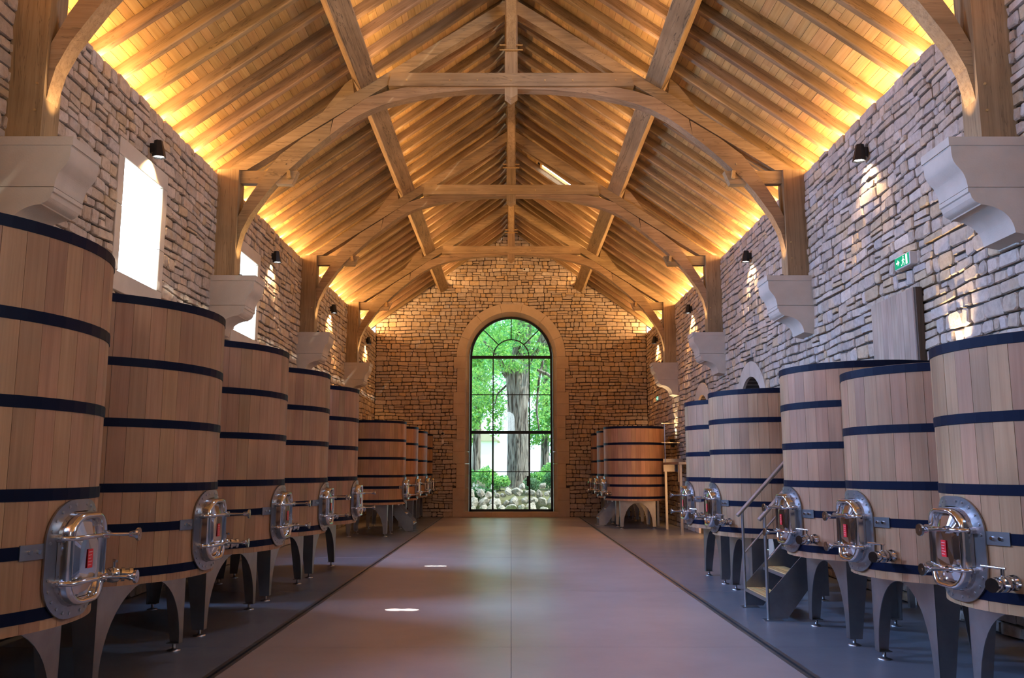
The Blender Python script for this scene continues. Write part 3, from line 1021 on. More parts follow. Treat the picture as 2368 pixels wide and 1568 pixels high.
# ------------------------------------------------------------------ arched end window
def end_window():
    tr = empty('trim_1', kind='structure')
    yf, yb = Y1 - 0.012, Y1 + 0.42
    RI, RF = BW_IN, 1.44       # opening at the inner face and at the frame
    # jamb stones, alternately long and short
    n = 13
    for s in (-1, 1):
        for k in range(n):
            z0, z1 = 0.15 + (BW_C - 0.15) * k / n, 0.15 + (BW_C - 0.15) * (k + 1) / n
            out = BW_OUT - 0.02 if (k // 2) % 2 else BW_OUT + 0.10
            pts = [(s * RI, yf), (s * out, yf), (s * out, yb), (s * RF, yb)]
            MB().prism(pts, z0 + 0.003, z1 - 0.003, 'z').build('block', M_LIME_WARM, tr)
    # arch stones
    cuts = [0, 22, 50, 78, 102, 130, 158, 180]
    for k in range(7):
        a0, a1 = radians(cuts[k]) + 0.002, radians(cuts[k + 1]) - 0.002
        m = 8; vs = []
        for i in range(m + 1):
            a = a0 + (a1 - a0) * i / m
            c, d = cos(a), sin(a)
            vs += [(RI * c, yf, BW_C + RI * d), (BW_OUT * c, yf, BW_C + BW_OUT * d), (BW_OUT * c, yb, BW_C + BW_OUT * d), (RF * c, yb, BW_C + RF * d)]
        fs = [(0, 1, 2, 3), tuple(4 * m + q for q in (3, 2, 1, 0))]
        for i in range(m):
            for q in range(4):
                w = (q + 1) % 4
                fs.append((4 * i + q, 4 * (i + 1) + q, 4 * (i + 1) + w, 4 * i + w))
        o = MB().add(vs, fs).build('arch_block', M_LIME_WARM, tr)
        bm = bmesh.new(); bm.from_mesh(o.data); bmesh.ops.recalc_face_normals(bm, faces=bm.faces); bm.to_mesh(o.data); bm.free()
    for (x0, x1) in ((-1.98, -0.66), (-0.66, 0.66), (0.66, 1.98)):
        MB().bbox(x0 + 0.002, x1 - 0.002, yf - 0.01, yb + 0.1, 0.0, 0.165, 0.006).build('sill_block', M_LIME_WARM, tr)
    # steel window
    w = empty('window_1', kind='structure')
    Y = Y1 + 0.36; d0, d1 = Y - 0.04, Y + 0.04
    Rf = 1.435; cz = BW_C + 0.02
    fr = MB()
    for s in (-1, 1): fr.box(min(s * Rf, s * (Rf - 0.075)), max(s * Rf, s * (Rf - 0.075)), d0, d1, 0.165, cz)
    m = 28; vs = []
    for i in range(m + 1):
        a = pi * i / m
        c, d = cos(a), sin(a)
        vs += [(Rf * c, d0, cz + Rf * d), (Rf * c, d1, cz + Rf * d), ((Rf - 0.075) * c, d1, cz + (Rf - 0.075) * d), ((Rf - 0.075) * c, d0, cz + (Rf - 0.075) * d)]
    fs = []
    for i in range(m):
        for q in range(4):
            e = (q + 1) % 4
            fs.append((4 * i + q, 4 * i + e, 4 * (i + 1) + e, 4 * (i + 1) + q))
    fr.add(vs, fs)
    fr.box(-Rf, Rf, d0, d1, 0.165, 0.245)
    fo = fr.build('frame', M_DARKFRAME, w)
    bm = bmesh.new(); bm.from_mesh(fo.data); bmesh.ops.recalc_face_normals(bm, faces=bm.faces); bm.to_mesh(fo.data); bm.free()
    VX = 0.628
    rows = [0.245, 1.506, 2.849, 4.15, 5.46]
    def bar(x0, x1, z0, z1, t=0.03): MB().box(x0, x1, Y - t, Y + t, z0, z1).build('glazing_bar', M_DARKFRAME, w)
    for s in (-1, 1):
        bar(s * VX - 0.03, s * VX + 0.03, 0.2, 2.82, 0.035); bar(s * VX - 0.02, s * VX + 0.02, 2.85, 5.42)
    bar(-Rf + 0.05, Rf - 0.05, 1.49, 1.522); bar(-Rf + 0.05, Rf - 0.05, 2.80, 2.90, 0.04); bar(-Rf + 0.05, Rf - 0.05, 4.133, 4.165); bar(-Rf + 0.05, Rf - 0.05, 5.41, 5.515, 0.04)
    RI2 = 0.645
    mb = MB(); vs = []
    for i in range(17):
        a = pi * i / 16
        c, d = cos(a), sin(a)
        for (r, y) in ((RI2, Y - 0.03), (RI2, Y + 0.03), (RI2 - 0.035, Y + 0.03), (RI2 - 0.035, Y - 0.03)): vs.append((r * c, y, cz + r * d))
    fs = []
    for i in range(16):
        for q in range(4):
            e = (q + 1) % 4
            fs.append((4 * i + q, 4 * i + e, 4 * (i + 1) + e, 4 * (i + 1) + q))
    mb.add(vs, fs).build('glazing_bar', M_DARKFRAME, w)
    for deg in (45, 90, 135):
        a = radians(deg)
        u = Vector((cos(a), 0, sin(a))); p = Vector((-sin(a), 0, cos(a))) * 0.016
        A = Vector((0, 0, cz)) + u * (RI2 - 0.01); B = Vector((0, 0, cz)) + u * (Rf - 0.05)
        pts = [A + p, A - p, B - p, B + p]
        MB().prism([(q.x, q.z) for q in pts], Y - 0.03, Y + 0.03, 'y').build('glazing_bar', M_DARKFRAME, w)
    # panes
    xs = [-Rf + 0.07, -VX, VX, Rf - 0.07]
    for i in range(4):
        for j in range(3):
            MB().box(xs[j], xs[j + 1], Y - 0.003, Y + 0.003, rows[i], rows[i + 1]).build('pane', M_GLASS, w)
    for k in range(4):
        a0, a1 = pi * k / 4, pi * (k + 1) / 4
        pts = arc_pts(0, cz, Rf - 0.07, Rf - 0.07, a0, a1, 6) + arc_pts(0, cz, RI2 - 0.02, RI2 - 0.02, a1, a0, 6)
        MB().prism(pts, Y - 0.003, Y + 0.003, 'y').build('pane', M_GLASS, w)
    MB().prism(arc_pts(0, cz, RI2 - 0.02, RI2 - 0.02, 0, pi, 12), Y - 0.003, Y + 0.003, 'y').build('pane', M_GLASS, w)
    lk = MB(); lk.bbox(0.53, 0.61, Y - 0.075, Y - 0.02, 1.02, 1.36, 0.006)
    lk.tube([(0.57, Y - 0.07, 1.22), (0.57, Y - 0.12, 1.22), (0.46, Y - 0.12, 1.22)], 0.012, 8)
    lk.build('door_lock', M_BLACK, w)


end_window()


# ------------------------------------------------------------------ arched doorways of the right wall
def doorway(idx, A):
    c, hw, zs, zc_, ring = A
    t = empty('trim_%d' % (idx + 1), kind='structure')
    xf, xb = W - 0.01, W + MORTAR + WALL_T
    g = 0.003
    for s in (-1, 1):
        zz = [0, 0.55, 1.1, 1.65, 2.2, zs]
        for k in range(5):
            ex = ring + (0.08 if k % 2 else 0.0)
            y0, y1 = sorted((c + s * hw, c + s * (hw + ring)))
            MB().bbox(xf, xb, y0, y1, zz[k] + g, zz[k + 1] - g, 0.006).build('jamb_stone', M_LIME, t)
    for k in range(4):
        a0, a1 = pi * k / 4 + 0.004, pi * (k + 1) / 4 - 0.004
        pts = arc_pts(c, zs, hw, zc_ - zs, a0, a1, 7) + arc_pts(c, zs, hw + ring, zc_ - zs + ring, a1, a0, 7)
        MB().prism(pts, xf, xb, 'x').build('arch_stone', M_LIME, t)
    d = empty('door_%d' % idx, kind='structure')
    n = 9
    for k in range(n):
        y0 = c - hw + 2 * hw * k / n; y1 = c - hw + 2 * hw * (k + 1) / n
        top = zs + (zc_ - zs) * sqrt(max(0.05, 1 - (max(abs(y0 - c), abs(y1 - c)) / hw * 0.98) ** 2)) - 0.0
        MB().box(W + 0.40, W + 0.45, y0 + 0.002, y1 - 0.002, 0.005, max(zs, top)).build('plank', M_DOORWOOD if idx == 1 else M_PANEL, d)  # farther door: paler planks carry the glow of the lit room in their colour
    MB().prism([(c - hw, 0.0), (c + hw, 0.0), (c + hw, zs)] + arc_pts(c, zs, hw, zc_ - zs, 0, pi, 14)[1:-1] + [(c - hw, zs)], W + 0.46, W + 0.50, 'x').build('backing', M_DARK, d)


doorway(1, ARCHES[0]); doorway(2, ARCHES[1])
# the farther doorway is lit by the warm room it leads to
lamp('doorway_glow', 'AREA', (W + 0.33, 21.5, 1.45), (-1, 0.25, 0), K_DOORWAY, (1.0, 0.48, 0.15), shape='RECTANGLE', size=1.5, size_y=2.5)


# ------------------------------------------------------------------ wall lamps
def make_sconce(up=False):
    t = empty('wall_lamp')
    s = -1 if up else 1
    # built for the right wall: x = 0 is the wall face, the body stands out towards -x; hexagonal tapering hood
    n = 6
    def ringp(z, rx, cx):
        return [(cx + rx * cos(2 * pi * (k + 0.5) / n), rx * 0.95 * sin(2 * pi * (k + 0.5) / n), s * z) for k in range(n)]
    vs = ringp(0.0, 0.052, -0.085) + ringp(-0.225, 0.088, -0.105) + ringp(-0.225, 0.080, -0.105) + ringp(-0.20, 0.076, -0.103)
    fs = [tuple(range(n))]
    for i in range(3):
        for k in range(n):
            w = (k + 1) % n
            fs.append((i * n + k, (i + 1) * n + k, (i + 1) * n + w, i * n + w))
    o = MB().add(vs, fs).build('hood', M_BLACK, t)
    bm = bmesh.new(); bm.from_mesh(o.data); bmesh.ops.recalc_face_normals(bm, faces=bm.faces); bm.to_mesh(o.data); bm.free()
    MB().add(ringp(-0.205, 0.077, -0.103), [tuple(range(n))]).build('lens', M_LAMP, t)
    MB().bbox(-0.05, 0.012, -0.03, 0.03, min(-s * 0.17, -s * 0.04), max(-s * 0.17, -s * 0.04), 0.004).build('bracket', M_BLACK, t)
    return t


sproto = None
SCY = {-1: [10.9, 16.72, 22.3, 27.9], 1: [11.03, 16.67, 22.3, 27.72]}
bayn = ['nearest the camera', 'second from the camera', 'third from the camera', 'last before the end wall']
for side, nm in ((-1, 'left'), (1, 'right')):
    for i, y in enumerate(SCY[side]):
        if sproto is None: sproto = make_sconce(); o = sproto
        else: o = copy_tree(sproto)
        zt = 5.785
        o.location = (side * (W - 0.015), y, zt); o.rotation_euler = (0, 0, 0 if side > 0 else pi)
        tag(o, 'black hooded wall lamp shining down the %s wall, %s' % (nm, bayn[i]), 'wall lamp', 'black wall lamps')
        lamp('wall_lamp_beam', 'SPOT', (side * (W - 0.115), y, zt - 0.20), (side * 0.16, 0, -1), K_SCONCE * (2.4, 2.6, 8.0, 7.0)[i], (1.0, 0.66, 0.36) if i < 2 else (1.0, 0.50, 0.18), spot_size=radians(112), spot_blend=0.9, shadow_soft_size=0.03)
for (y, z, lb) in ((25.0, 2.40, 'black lamp shining up the right wall above the steel walkway'), (9.0, 2.55, 'black lamp shining up the right wall behind the nearest pale vats')):
    o = make_sconce(up=True)
    o.location = (W - 0.015, y, z - 0.2)
    tag(o, lb, 'wall lamp', 'upward wall lamps')
    lamp('wall_lamp_beam', 'SPOT', (W - 0.115, y, z + 0.02), (0.10, 0, 1), K_SCONCE * 0.7, (1.0, 0.72, 0.42), spot_size=radians(60), spot_blend=0.65, shadow_soft_size=0.03)


# ------------------------------------------------------------------ exit signs, sliding panel, camera, sensor
def exit_sign(y0, y1, z0, z1, label):
    t = empty('exit_sign', (W, (y0 + y1) / 2, (z0 + z1) / 2), label=label, cat='exit sign', group='exit signs on the right wall')
    w, h = y1 - y0, z1 - z0
    MB().bbox(-0.085, 0.03, -w / 2, w / 2, -h / 2, h / 2, 0.008).build('housing', M_WHITEPLASTIC, t)
    p = MB().box(-0.0885, -0.084, -w / 2 + 0.012, w / 2 - 0.012, -h / 2 + 0.012, h / 2 - 0.012).build('face', M_EXIT_G, t)
    # pictogram seen from the aisle: +y is to the left
    X0, X1 = -0.0905, -0.088
    q = h * 0.5
    k = MB()
    def poly(pts): k.prism([(-a * q, b * q) for (a, b) in pts], X0, X1, 'x')
    ox = 0.55
    poly([(ox - 0.62, -0.8), (ox - 0.62, 0.8), (ox + 0.10, 0.8), (ox + 0.10, -0.8)][:0] or [(1.35, -0.75), (1.9, -0.75), (1.9, 0.75), (1.35, 0.75)])   # the doorway
    poly([(0.55 + 0.16 * cos(a), 0.56 + 0.16 * sin(a)) for a in [i * pi / 4 for i in range(8)]])      # head
    poly([(0.36, 0.34), (0.66, 0.34), (0.56, -0.12), (0.30, -0.12)])                                   # trunk
    poly([(0.60, 0.30), (0.98, 0.02), (0.90, -0.08), (0.56, 0.14)])                                    # leading arm
    poly([(0.38, 0.32), (0.04, 0.06), (0.12, -0.04), (0.40, 0.14)])                                    # trailing arm
    poly([(0.40, -0.08), (0.56, -0.10), (0.86, -0.42), (0.78, -0.78), (0.66, -0.74), (0.70, -0.46)])   # leading leg
    poly([(0.30, -0.08), (0.46, -0.12), (0.24, -0.52), (-0.14, -0.70), (-0.18, -0.58), (0.14, -0.44)]) # trailing leg
    poly([(-1.9, 0.12), (-1.35, 0.12), (-1.35, 0.45), (-0.75, 0.0), (-1.35, -0.45), (-1.35, -0.12), (-1.9, -0.12)])  # arrow
    k.build('pictogram', M_EXIT_W, t)


exit_sign(9.87, 10.265, 3.905, 4.06, 'lit green exit sign high on the right wall, above the sliding panel')
exit_sign(27.35, 27.75, 3.72, 3.86, 'small lit green exit sign far down the right wall near the end wall')

pn = empty('sliding_panel', (W - 0.06, 10.43, 0), label='pale boarded sliding panel standing out from the right stone wall behind the vats', cat='panel')
for k in range(8):
    y0 = -0.60 + 1.16 * k / 8
    MB().bbox(-0.04, 0.0, y0 + 0.0015, y0 + 1.16 / 8 - 0.0015, 1.05, 3.62, 0.003).build('board', M_PANEL, pn)
MB().box(-0.036, 0.0, -0.612, -0.601, 1.05, 3.62).build('edge_strip', M_GALV, pn)
MB().box(-0.002, 0.055, -0.61, 0.57, 1.05, 3.615).build('backing', M_DOORWOOD, pn)
MB().box(-0.02, 0.055, -0.64, -0.612, 1.02, 3.62).build('side_rail', M_DOORWOOD, pn)

t = empty('security_camera', (-2.33, Y1, 2.79), label='white dome security camera on the end wall beside the arched window', cat='security camera')
MB().lathe([(0.055, 0.02), (0.06, 0.0), (0.06, -0.05), (0.045, -0.075)], 16, 'y').build('base', M_WHITEPLASTIC, t)
MB().lathe([(0.042, -0.07), (0.038, -0.10), (0.022, -0.12), (0.004, -0.126)], 14, 'y').build('dome', M_BLACK, t)
t = empty('junction_box', (-2.33, Y1, 2.52), label='small white junction box under the dome camera', cat='junction box')
MB().bbox(-0.04, 0.04, -0.05, 0.02, -0.075, 0.075, 0.008).build('box_cover', M_WHITEPLASTIC, t)
MB().tube([(0, -0.02, 0.07), (0, -0.02, 0.2)], 0.008, 6).build('conduit', M_WHITEPLASTIC, t)
t = empty('motion_sensor', (0.516, Y1, 8.51), label='white sensor box high on the gable below the roof peak', cat='sensor')
MB().bbox(-0.11, 0.11, -0.05, 0.02, -0.06, 0.06, 0.012).build('housing', M_WHITEPLASTIC, t)
MB().lathe([(0.03, -0.048), (0.03, -0.054), (0.012, -0.058)], 12, 'y', (-0.055, 0, 0.01)).build('lens', M_BLACK, t)


# ------------------------------------------------------------------ vats
def plate_outline(hw, h, rc, n=6):
    """rounded outline (a, z) of a door plate, centred"""
    pts = []
    for (cx, cz, a0) in ((hw - rc, h / 2 - rc, 0), (-hw + rc, h / 2 - rc, pi / 2), (-hw + rc, -h / 2 + rc, pi), (hw - rc, -h / 2 + rc, 3 * pi / 2)):
        for i in range(n + 1):
            a = a0 + pi / 2 * i / n
            pts.append((cx + rc * cos(a), cz + rc * sin(a)))
    return pts


def make_vat(R, ztop, hoops, nst, sup_rot, lx, ly, seed, strap=1.145, with_arch='x'):
    """faces +x; hoops = lower edges; the strap hoop is interrupted by the door"""
    Rr = random.Random(seed)
    zb = 0.745
    t = empty('oak_vat')
    # staves share three meshes
    var = []
    for v in range(3):
        mb = MB(); da = 2 * pi / nst; ga = 0.0012 / R
        vs = []
        rr = R - 0.0 + (v - 1) * 0.0006
        for q in range(3):
            a = ga + (da - 2 * ga) * q / 2
            for (r, z) in ((rr, zb), (rr, ztop), (rr - 0.05, ztop), (rr - 0.05, zb)): vs.append((r * cos(a), r * sin(a), z))
        fs = []
        for q in range(2):
            p, w = 4 * q, 4 * (q + 1)
            fs += [(p, w, w + 1, p + 1), (p + 1, w + 1, w + 2, p + 2), (p + 2, w + 2, w + 3, p + 3), (p + 3, w + 3, w, p)]
        fs += [(0, 1, 2, 3), (11, 10, 9, 8)]
        var.append(mb.add(vs, fs).mesh('stave', M_STAVE))
    for i in range(nst):
        o = bpy.data.objects.new('stave', Rr.choice(var))
        COL.objects.link(o); o.parent = t; o.rotation_euler = (0, 0, 2 * pi * i / nst)
    MB().lathe([(0.02, 0), (R - 0.045, 0), (R - 0.045, 0.05), (0.02, 0.05)], 40, o=(0, 0, zb + 0.03), smooth=False).build('vat_floor', M_STAVE, t)
    MB().lathe([(0.02, 0), (R - 0.045, 0), (R - 0.045, 0.05), (0.02, 0.05)], 40, o=(0, 0, ztop - 0.16), smooth=False).build('lid', M_STAVE, t)
    hp = 0.275 / R       # half angle of the door plate
    for k, z in enumerate(hoops):
        MB().ring(R + 0.005, R - 0.002, z, z + 0.062, 56).build('hoop', M_HOOP, t)
    ha = hp + 0.115 / R
    MB().ring(R + 0.005, R - 0.002, strap - 0.032, strap + 0.032, 52, ha, 2 * pi - ha).build('strap_hoop', M_HOOP, t)
    for s in (-1, 1):
        a0, a1 = sorted((s * (hp - 0.02), s * (ha + 0.03 / R)))
        pl = MB().ring(R + 0.012, R + 0.003, strap - 0.038, strap + 0.038, 6, a0, a1).build('strap_plate', M_BRUSHED, t)
        for f in (0.35, 0.80):
            a = s * (hp + (ha - hp) * f)
            c = Vector((cos(a), sin(a), 0))
            MB().tube([tuple(c * (R + 0.010) + Vector((0, 0, strap))), tuple(c * (R + 0.024) + Vector((0, 0, strap)))], 0.011, 8).build('bolt', M_STEEL, pl)
    # ---- manway: curved plate, raised frame, pressed door, two clamp bars with knobs
    zc0, zc1 = 0.775, 1.395
    zc_ = (zc0 + zc1) / 2
    def bend(a, z, d):     # a = arc length sideways, d = height above the staves
        return ((R + d) * cos(a / R), (R + d) * sin(a / R), z)
    mw = MB()
    pts = plate_outline(0.275, zc1 - zc0, 0.21, 8)
    n = len(pts); NS = 3
    vs = [bend(a, zc_ + z, 0.008) for (a, z) in pts] + [bend(a, zc_ + z, 0.020) for (a, z) in pts]
    vs2 = [bend(a * 0.72, zc_ + z * 0.80, 0.022) for (a, z) in pts]
    fs = [(i, (i + 1) % n, n + (i + 1) % n, n + i) for i in range(n)]
    fs += [(n + i, n + (i + 1) % n, 2 * n + (i + 1) % n, 2 * n + i) for i in range(n)]
    mw.add(vs + vs2, fs, False)
    plate = mw.build('manway', M_BRUSHED, t)
    # raised collar
    op = plate_outline(0.185, 0.47, 0.125, 6); n = len(op)
    prof = [(1.06, 0.015), (1.03, 0.075), (0.98, 0.098), (0.90, 0.098), (0.83, 0.085), (0.80, 0.05)]
    vs = []
    for (f, d) in prof: vs += [bend(a * f, zc_ + z * (1 - (1 - f) * 0.7), d * (1.0)) for (a, z) in op]
    fs = []
    for k in range(len(prof) - 1):
        for i in range(n):
            j = (i + 1) % n
            fs.append((k * n + i, k * n + j, (k + 1) * n + j, (k + 1) * n + i))
    MB().add(vs, fs, True).build('collar', M_STEEL, plate)
    # door dished in four facets
    ip = plate_outline(0.150, 0.40, 0.10, 6); n = len(ip)
    vs = [bend(a, zc_ + z, 0.055) for (a, z) in ip]
    vs += [bend(a * 0.62, zc_ + z * 0.55, 0.082) for (a, z) in ip]
    fs = [(i, (i + 1) % n, n + (i + 1) % n, n + i) for i in range(n)] + [tuple(range(n, 2 * n))]
    MB().add(vs, fs, False).build('door_panel', M_STEEL, plate)
    for z in (zc_ + 0.115, zc_ - 0.115):
        b = MB()
        b.tube([bend(-0.205, z, 0.045), bend(-0.19, z, 0.112), bend(0.0, z, 0.118), bend(0.17, z, 0.112), bend(0.20, z, 0.05)], 0.0125, 8)
        b.tube([bend(-0.20, z, 0.02), bend(-0.20, z, 0.06)], 0.02, 8)
        b.tube([bend(0.20, z, 0.02), bend(0.20, z, 0.06)], 0.02, 8)
        b.build('clamp_bar', M_STEEL, plate)
        kx = 0.10
        k = MB()
        k.tube([bend(kx, z, 0.09), bend(kx, z, 0.30)], 0.0095, 8)
        k.tube([bend(kx, z, 0.10), bend(kx, z, 0.135)], 0.022, 6)
        k.tube([bend(kx, z, 0.245), bend(kx, z, 0.27), bend(kx, z, 0.285)], [0.016, 0.02, 0.034], 10)
        k.tube([bend(kx, z, 0.285), bend(kx, z, 0.298)], 0.036, 12)
        k.build('knob', M_STEEL, plate)
    st = MB(); st.add([bend(-0.025, zc_ - 0.055, 0.0850), bend(0.030, zc_ - 0.055, 0.0850), bend(0.030, zc_ + 0.045, 0.0850), bend(-0.025, zc_ + 0.045, 0.0850)], [(0, 1, 2, 3)])
    st.build('red_sticker', M_RED, plate)
    pr = MB()
    for q in range(5):
        z = zc_ + 0.028 - 0.017 * q
        pr.add([bend(-0.018, z, 0.0856), bend(0.022 - 0.006 * (q % 3), z, 0.0856), bend(0.022 - 0.006 * (q % 3), z + 0.004, 0.0856), bend(-0.018, z + 0.004, 0.0856)], [(0, 1, 2, 3)])
    pr.build('sticker_print', M_PINK, plate)
    bt = MB()
    op = plate_outline(0.248, (zc1 - zc0) - 0.055, 0.19, 5)
    for i in range(0, len(op), 1):
        a, z = op[i]
        bt.tube([bend(a, zc_ + z, 0.018), bend(a, zc_ + z, 0.026)], 0.0085, 6)
    bt.build('bolt_ring', M_GALV, plate, kind='stuff')
    # ---- drain valve, to one side of the door
    va = radians(31.0); vz = 0.925
    c = Vector((cos(va), sin(va), 0)); z0 = Vector((0, 0, vz)); side = Vector((-sin(va), cos(va), 0))
    def P(d, s=0, h=0): return tuple(c * (R + d) + side * s + z0 + Vector((0, 0, h)))
    v = MB()
    v.tube([P(-0.01), P(0.06)], 0.028, 10); v.tube([P(0.0), P(0.012)], 0.045, 12)
    for d in (0.055, 0.16): v.tube([P(d), P(d + 0.018)], 0.042, 12)
    v.tube([P(0.07), P(0.085), P(0.115), P(0.145), P(0.16)], [0.026, 0.042, 0.048, 0.042, 0.026], 12)
    v.tube([P(0.175), P(0.215)], 0.03, 10); v.tube([P(0.205), P(0.225)], 0.04, 12)
    va_o = v.build('drain_valve', M_STEEL, t)
    l = MB(); l.tube([P(0.115, 0, 0.03), P(0.115, 0, 0.085)], 0.011, 8); l.tube([P(0.115, 0.02, 0.085), P(0.115, -0.12, 0.09)], 0.008, 8)
    l.build('lever', M_STEEL, va_o)
    w = MB()
    for d in (0.064, 0.169): w.tube([P(d, 0.045, 0.0), P(d, 0.075, 0.0)], 0.009, 6)
    w.build('wing_nut', M_STEEL, va_o)
    # ---- steel stand: four angle legs under an arched skirt
    zt, zl = zb + 0.0, 0.062
    def R2(p):   # rotate the stand by quarter turns
        return p if not sup_rot else (-p[1], p[0], p[2])
    for sx in (-1, 1):
        for sy in (-1, 1):
            leg = MB(); th = 0.006
            # arched skirt half: plane x = sx*lx, from the corner to the middle
            bw = 0.085; apex = zt - 0.055
            pts = [(ly, zl), (ly, zt), (0.0, zt), (0.0, apex)]
            for i in range(1, 13):
                a = pi / 2 * i / 12
                pts.append(((ly - bw) * sin(a) , zl + (apex - zl) * cos(a) ** 0.9 if i < 12 else zl))
            pts = [(sy * p[0], p[1]) for p in pts]
            b0 = MB().prism(pts, sx * lx - th if sx > 0 else sx * lx, sx * lx if sx > 0 else sx * lx + th, 'x')
            leg.add([R2(p) for p in b0.v], b0.f)
            fl = [(sx * lx, zl), (sx * lx, zt), (sx * (lx - 0.21), zt), (sx * (lx - 0.175), zt - 0.2), (sx * (lx - 0.11), zl)]
            b1 = MB().prism(fl, sy * ly - th if sy > 0 else sy * ly, sy * ly if sy > 0 else sy * ly + th, 'y')
            leg.add([R2(p) for p in b1.v], b1.f)
            # foot plate under the angle
            b2 = MB().box(min(sx * lx, sx * (lx - 0.11)), max(sx * lx, sx * (lx - 0.11)), min(sy * ly, sy * (ly - 0.085)), max(sy * ly, sy * (ly - 0.085)), zl, zl + 0.006)
            leg.add([R2(p) for p in b2.v], b2.f)
            lo = leg.build('leg', M_BRUSHED, t)
            bm = bmesh.new(); bm.from_mesh(lo.data); bmesh.ops.recalc_face_normals(bm, faces=bm.faces); bm.to_mesh(lo.data); bm.free()
            fp = R2((sx * (lx - 0.055), sy * (ly - 0.05), 0))
            MB().lathe([(0.056, 0.0), (0.056, 0.008), (0.03, 0.016), (0.014, 0.022), (0.014, 0.066)], 14, o=fp).build('foot', M_GALV, lo)
    return t


def place_vats(make, spots, rz, labels, group):
    p = None
    for i, (x, y) in enumerate(spots):
        o = make() if p is None else copy_tree(p)
        if p is None: p = o
        o.location = (x, y, 0); o.rotation_euler = (0, 0, rz)
        tag(o, labels[i], 'wine vat', group)


H_BIG = [0.798, 1.396, 1.862, 2.302, 2.765]
H_SHORT = [0.806, 1.408, 1.829, 2.276]
H_TALL = [0.800, 1.394, 1.750, 2.130, 2.482]
H_FAR = [0.800, 1.384, 1.805, 2.235, 2.675]
place_vats(lambda: make_vat(1.06, 2.828, H_BIG, 52, 0, 0.60, 0.845, 3, 1.142), LT, 0,
           ['large brown oak vat nearest the camera in the left row, cut by the frame edge',
            'large brown oak vat second in the left row, whole door in view',
            'large brown oak vat third in the left row, beside the second corbel',
            'large brown oak vat fourth in the left row',
            'large brown oak vat fifth in the left row, next to the shorter orange vat'], 'large oak vats of the left row')
place_vats(lambda: make_vat(0.78, 2.340, H_SHORT, 40, 0, 0.455, 0.565, 4, 1.163), RT_SHORT, pi,
           ['pale oak vat with blue hoops nearest in the right row, cut by the frame',
            'lower pale oak vat with blue hoops, second in the right row'], 'short pale vats of the right row')
place_vats(lambda: make_vat(0.78, 2.545, H_TALL, 40, 0, 0.455, 0.545, 5, 1.150), RT_TALL, pi,
           ['pale oak vat with blue hoops third in the right row, just before the steel stairs',
            'pale oak vat with blue hoops standing behind the steel stairs, right side',
            'pale oak vat with blue hoops last of the right row, farthest behind the stairs'], 'tall pale vats of the right row')
place_vats(lambda: make_vat(0.83, 2.737, H_FAR, 42, 1, 0.555, 0.475, 6, 1.15), FLT, 0,
           ['orange oak vat with black hoops, broad face in view beyond the big left vats',
            'orange oak vat second of the far left group, half hidden by the first',
            'oak vat third of the far left group, a narrow strip in view',
            'oak vat last of the far left group, against the end wall'], 'far left oak vats')
place_vats(lambda: make_vat(0.83, 2.737, H_FAR, 42, 1, 0.555, 0.475, 8, 1.15), FRT, pi,
           ['bright orange oak vat with black hoops at the far right, broad face in view',
            'orange oak vat behind the bright orange one at the far right, narrow strip in view',
            'pale oak vat at the far right corner against the end wall'], 'far right oak vats')


# ------------------------------------------------------------------ steel stairs and walkway
def stairs(x0, y0, y1, side, n, label, rails=True, land=0.75):
    """climbs away from the aisle; x0 = front posts, side = +1 when climbing towards +x"""
    t = empty('steel_stairs', (x0, 0, 0), label=label, cat='stairs', group='short steel stairs to the walkways')
    rise, run = 0.235, 0.222
    L = n * run
    X = lambda d: side * d
    for k, y in enumerate((y0, y1)):
        pts = [(X(0), 0.02), (X(0.0), 0.26), (X(L), 0.26 + L * rise / run), (X(L), 0.06 + L * rise / run), (X(0.20), 0.02)]
        MB().prism(pts, y - 0.006, y + 0.006, 'y').build('stringer', M_BRUSHED, t)
        b = MB(); b.box(min(X(-0.05), X(0.14)), max(X(-0.05), X(0.14)), y - 0.05, y + 0.05, 0, 0.012); b.build('base_plate', M_GALV, t)
        if rails:
            p = MB(); p.tube([(X(0.0), y, 0.01), (X(0.0), y, 1.075)], 0.017, 8)
            p.tube([(X(L - 0.06), y, 0.2 + L * rise / run), (X(L - 0.06), y, 1.02 + L * rise / run)], 0.017, 8)
            p.build('post', M_GALV, t)
            r = MB(); r.tube([(X(-0.06), y, 1.03), (X(L), y, 1.10 + L * rise / run)], 0.024, 10)
            r.build('handrail', M_GALV, t)
            r = MB(); r.tube([(X(0.0), y, 0.60), (X(L), y, 0.62 + L * rise / run)], 0.012, 8)
            r.build('mid_rail', M_GALV, t)
    for i in range(n):
        z = rise * (i + 1) - 0.015; d = i * run
        tr = MB().box(min(X(d - 0.01), X(d + 0.245)), max(X(d - 0.01), X(d + 0.245)), y0 + 0.01, y1 - 0.01, z - 0.035, z - 0.004).build('tread', M_GALV, t)
        for q in range(5):
            a = d + 0.015 + q * 0.045
            MB().box(min(X(a), X(a + 0.034)), max(X(a), X(a + 0.034)), y0 + 0.014, y1 - 0.014, z - 0.004, z + 0.006).build('plank', M_BOARD, tr)
    zl = rise * n
    MB().box(min(X(L), X(L + land)), max(X(L), X(L + land)), y0 - 0.02, y1 + 0.02, zl - 0.05, zl).build('landing', M_GALV, t)
    for y in (y0, y1): MB().box(min(X(L + land - 0.06), X(L + land)), max(X(L + land - 0.06), X(L + land)), y - 0.03, y + 0.03, 0, zl - 0.05).build('support', M_BRUSHED, t)


stairs(2.69, 9.50, 10.40, 1, 6, 'steel stairs with two handrails between the right row vats', land=0.6)
stairs(-2.50, 22.85, 23.60, -1, 5, 'small steel stairs between the far left vats', rails=False, land=0.6)
stairs(2.50, 25.42, 26.10, 1, 5, 'small steel stairs between the far right vats', rails=False, land=0.6)

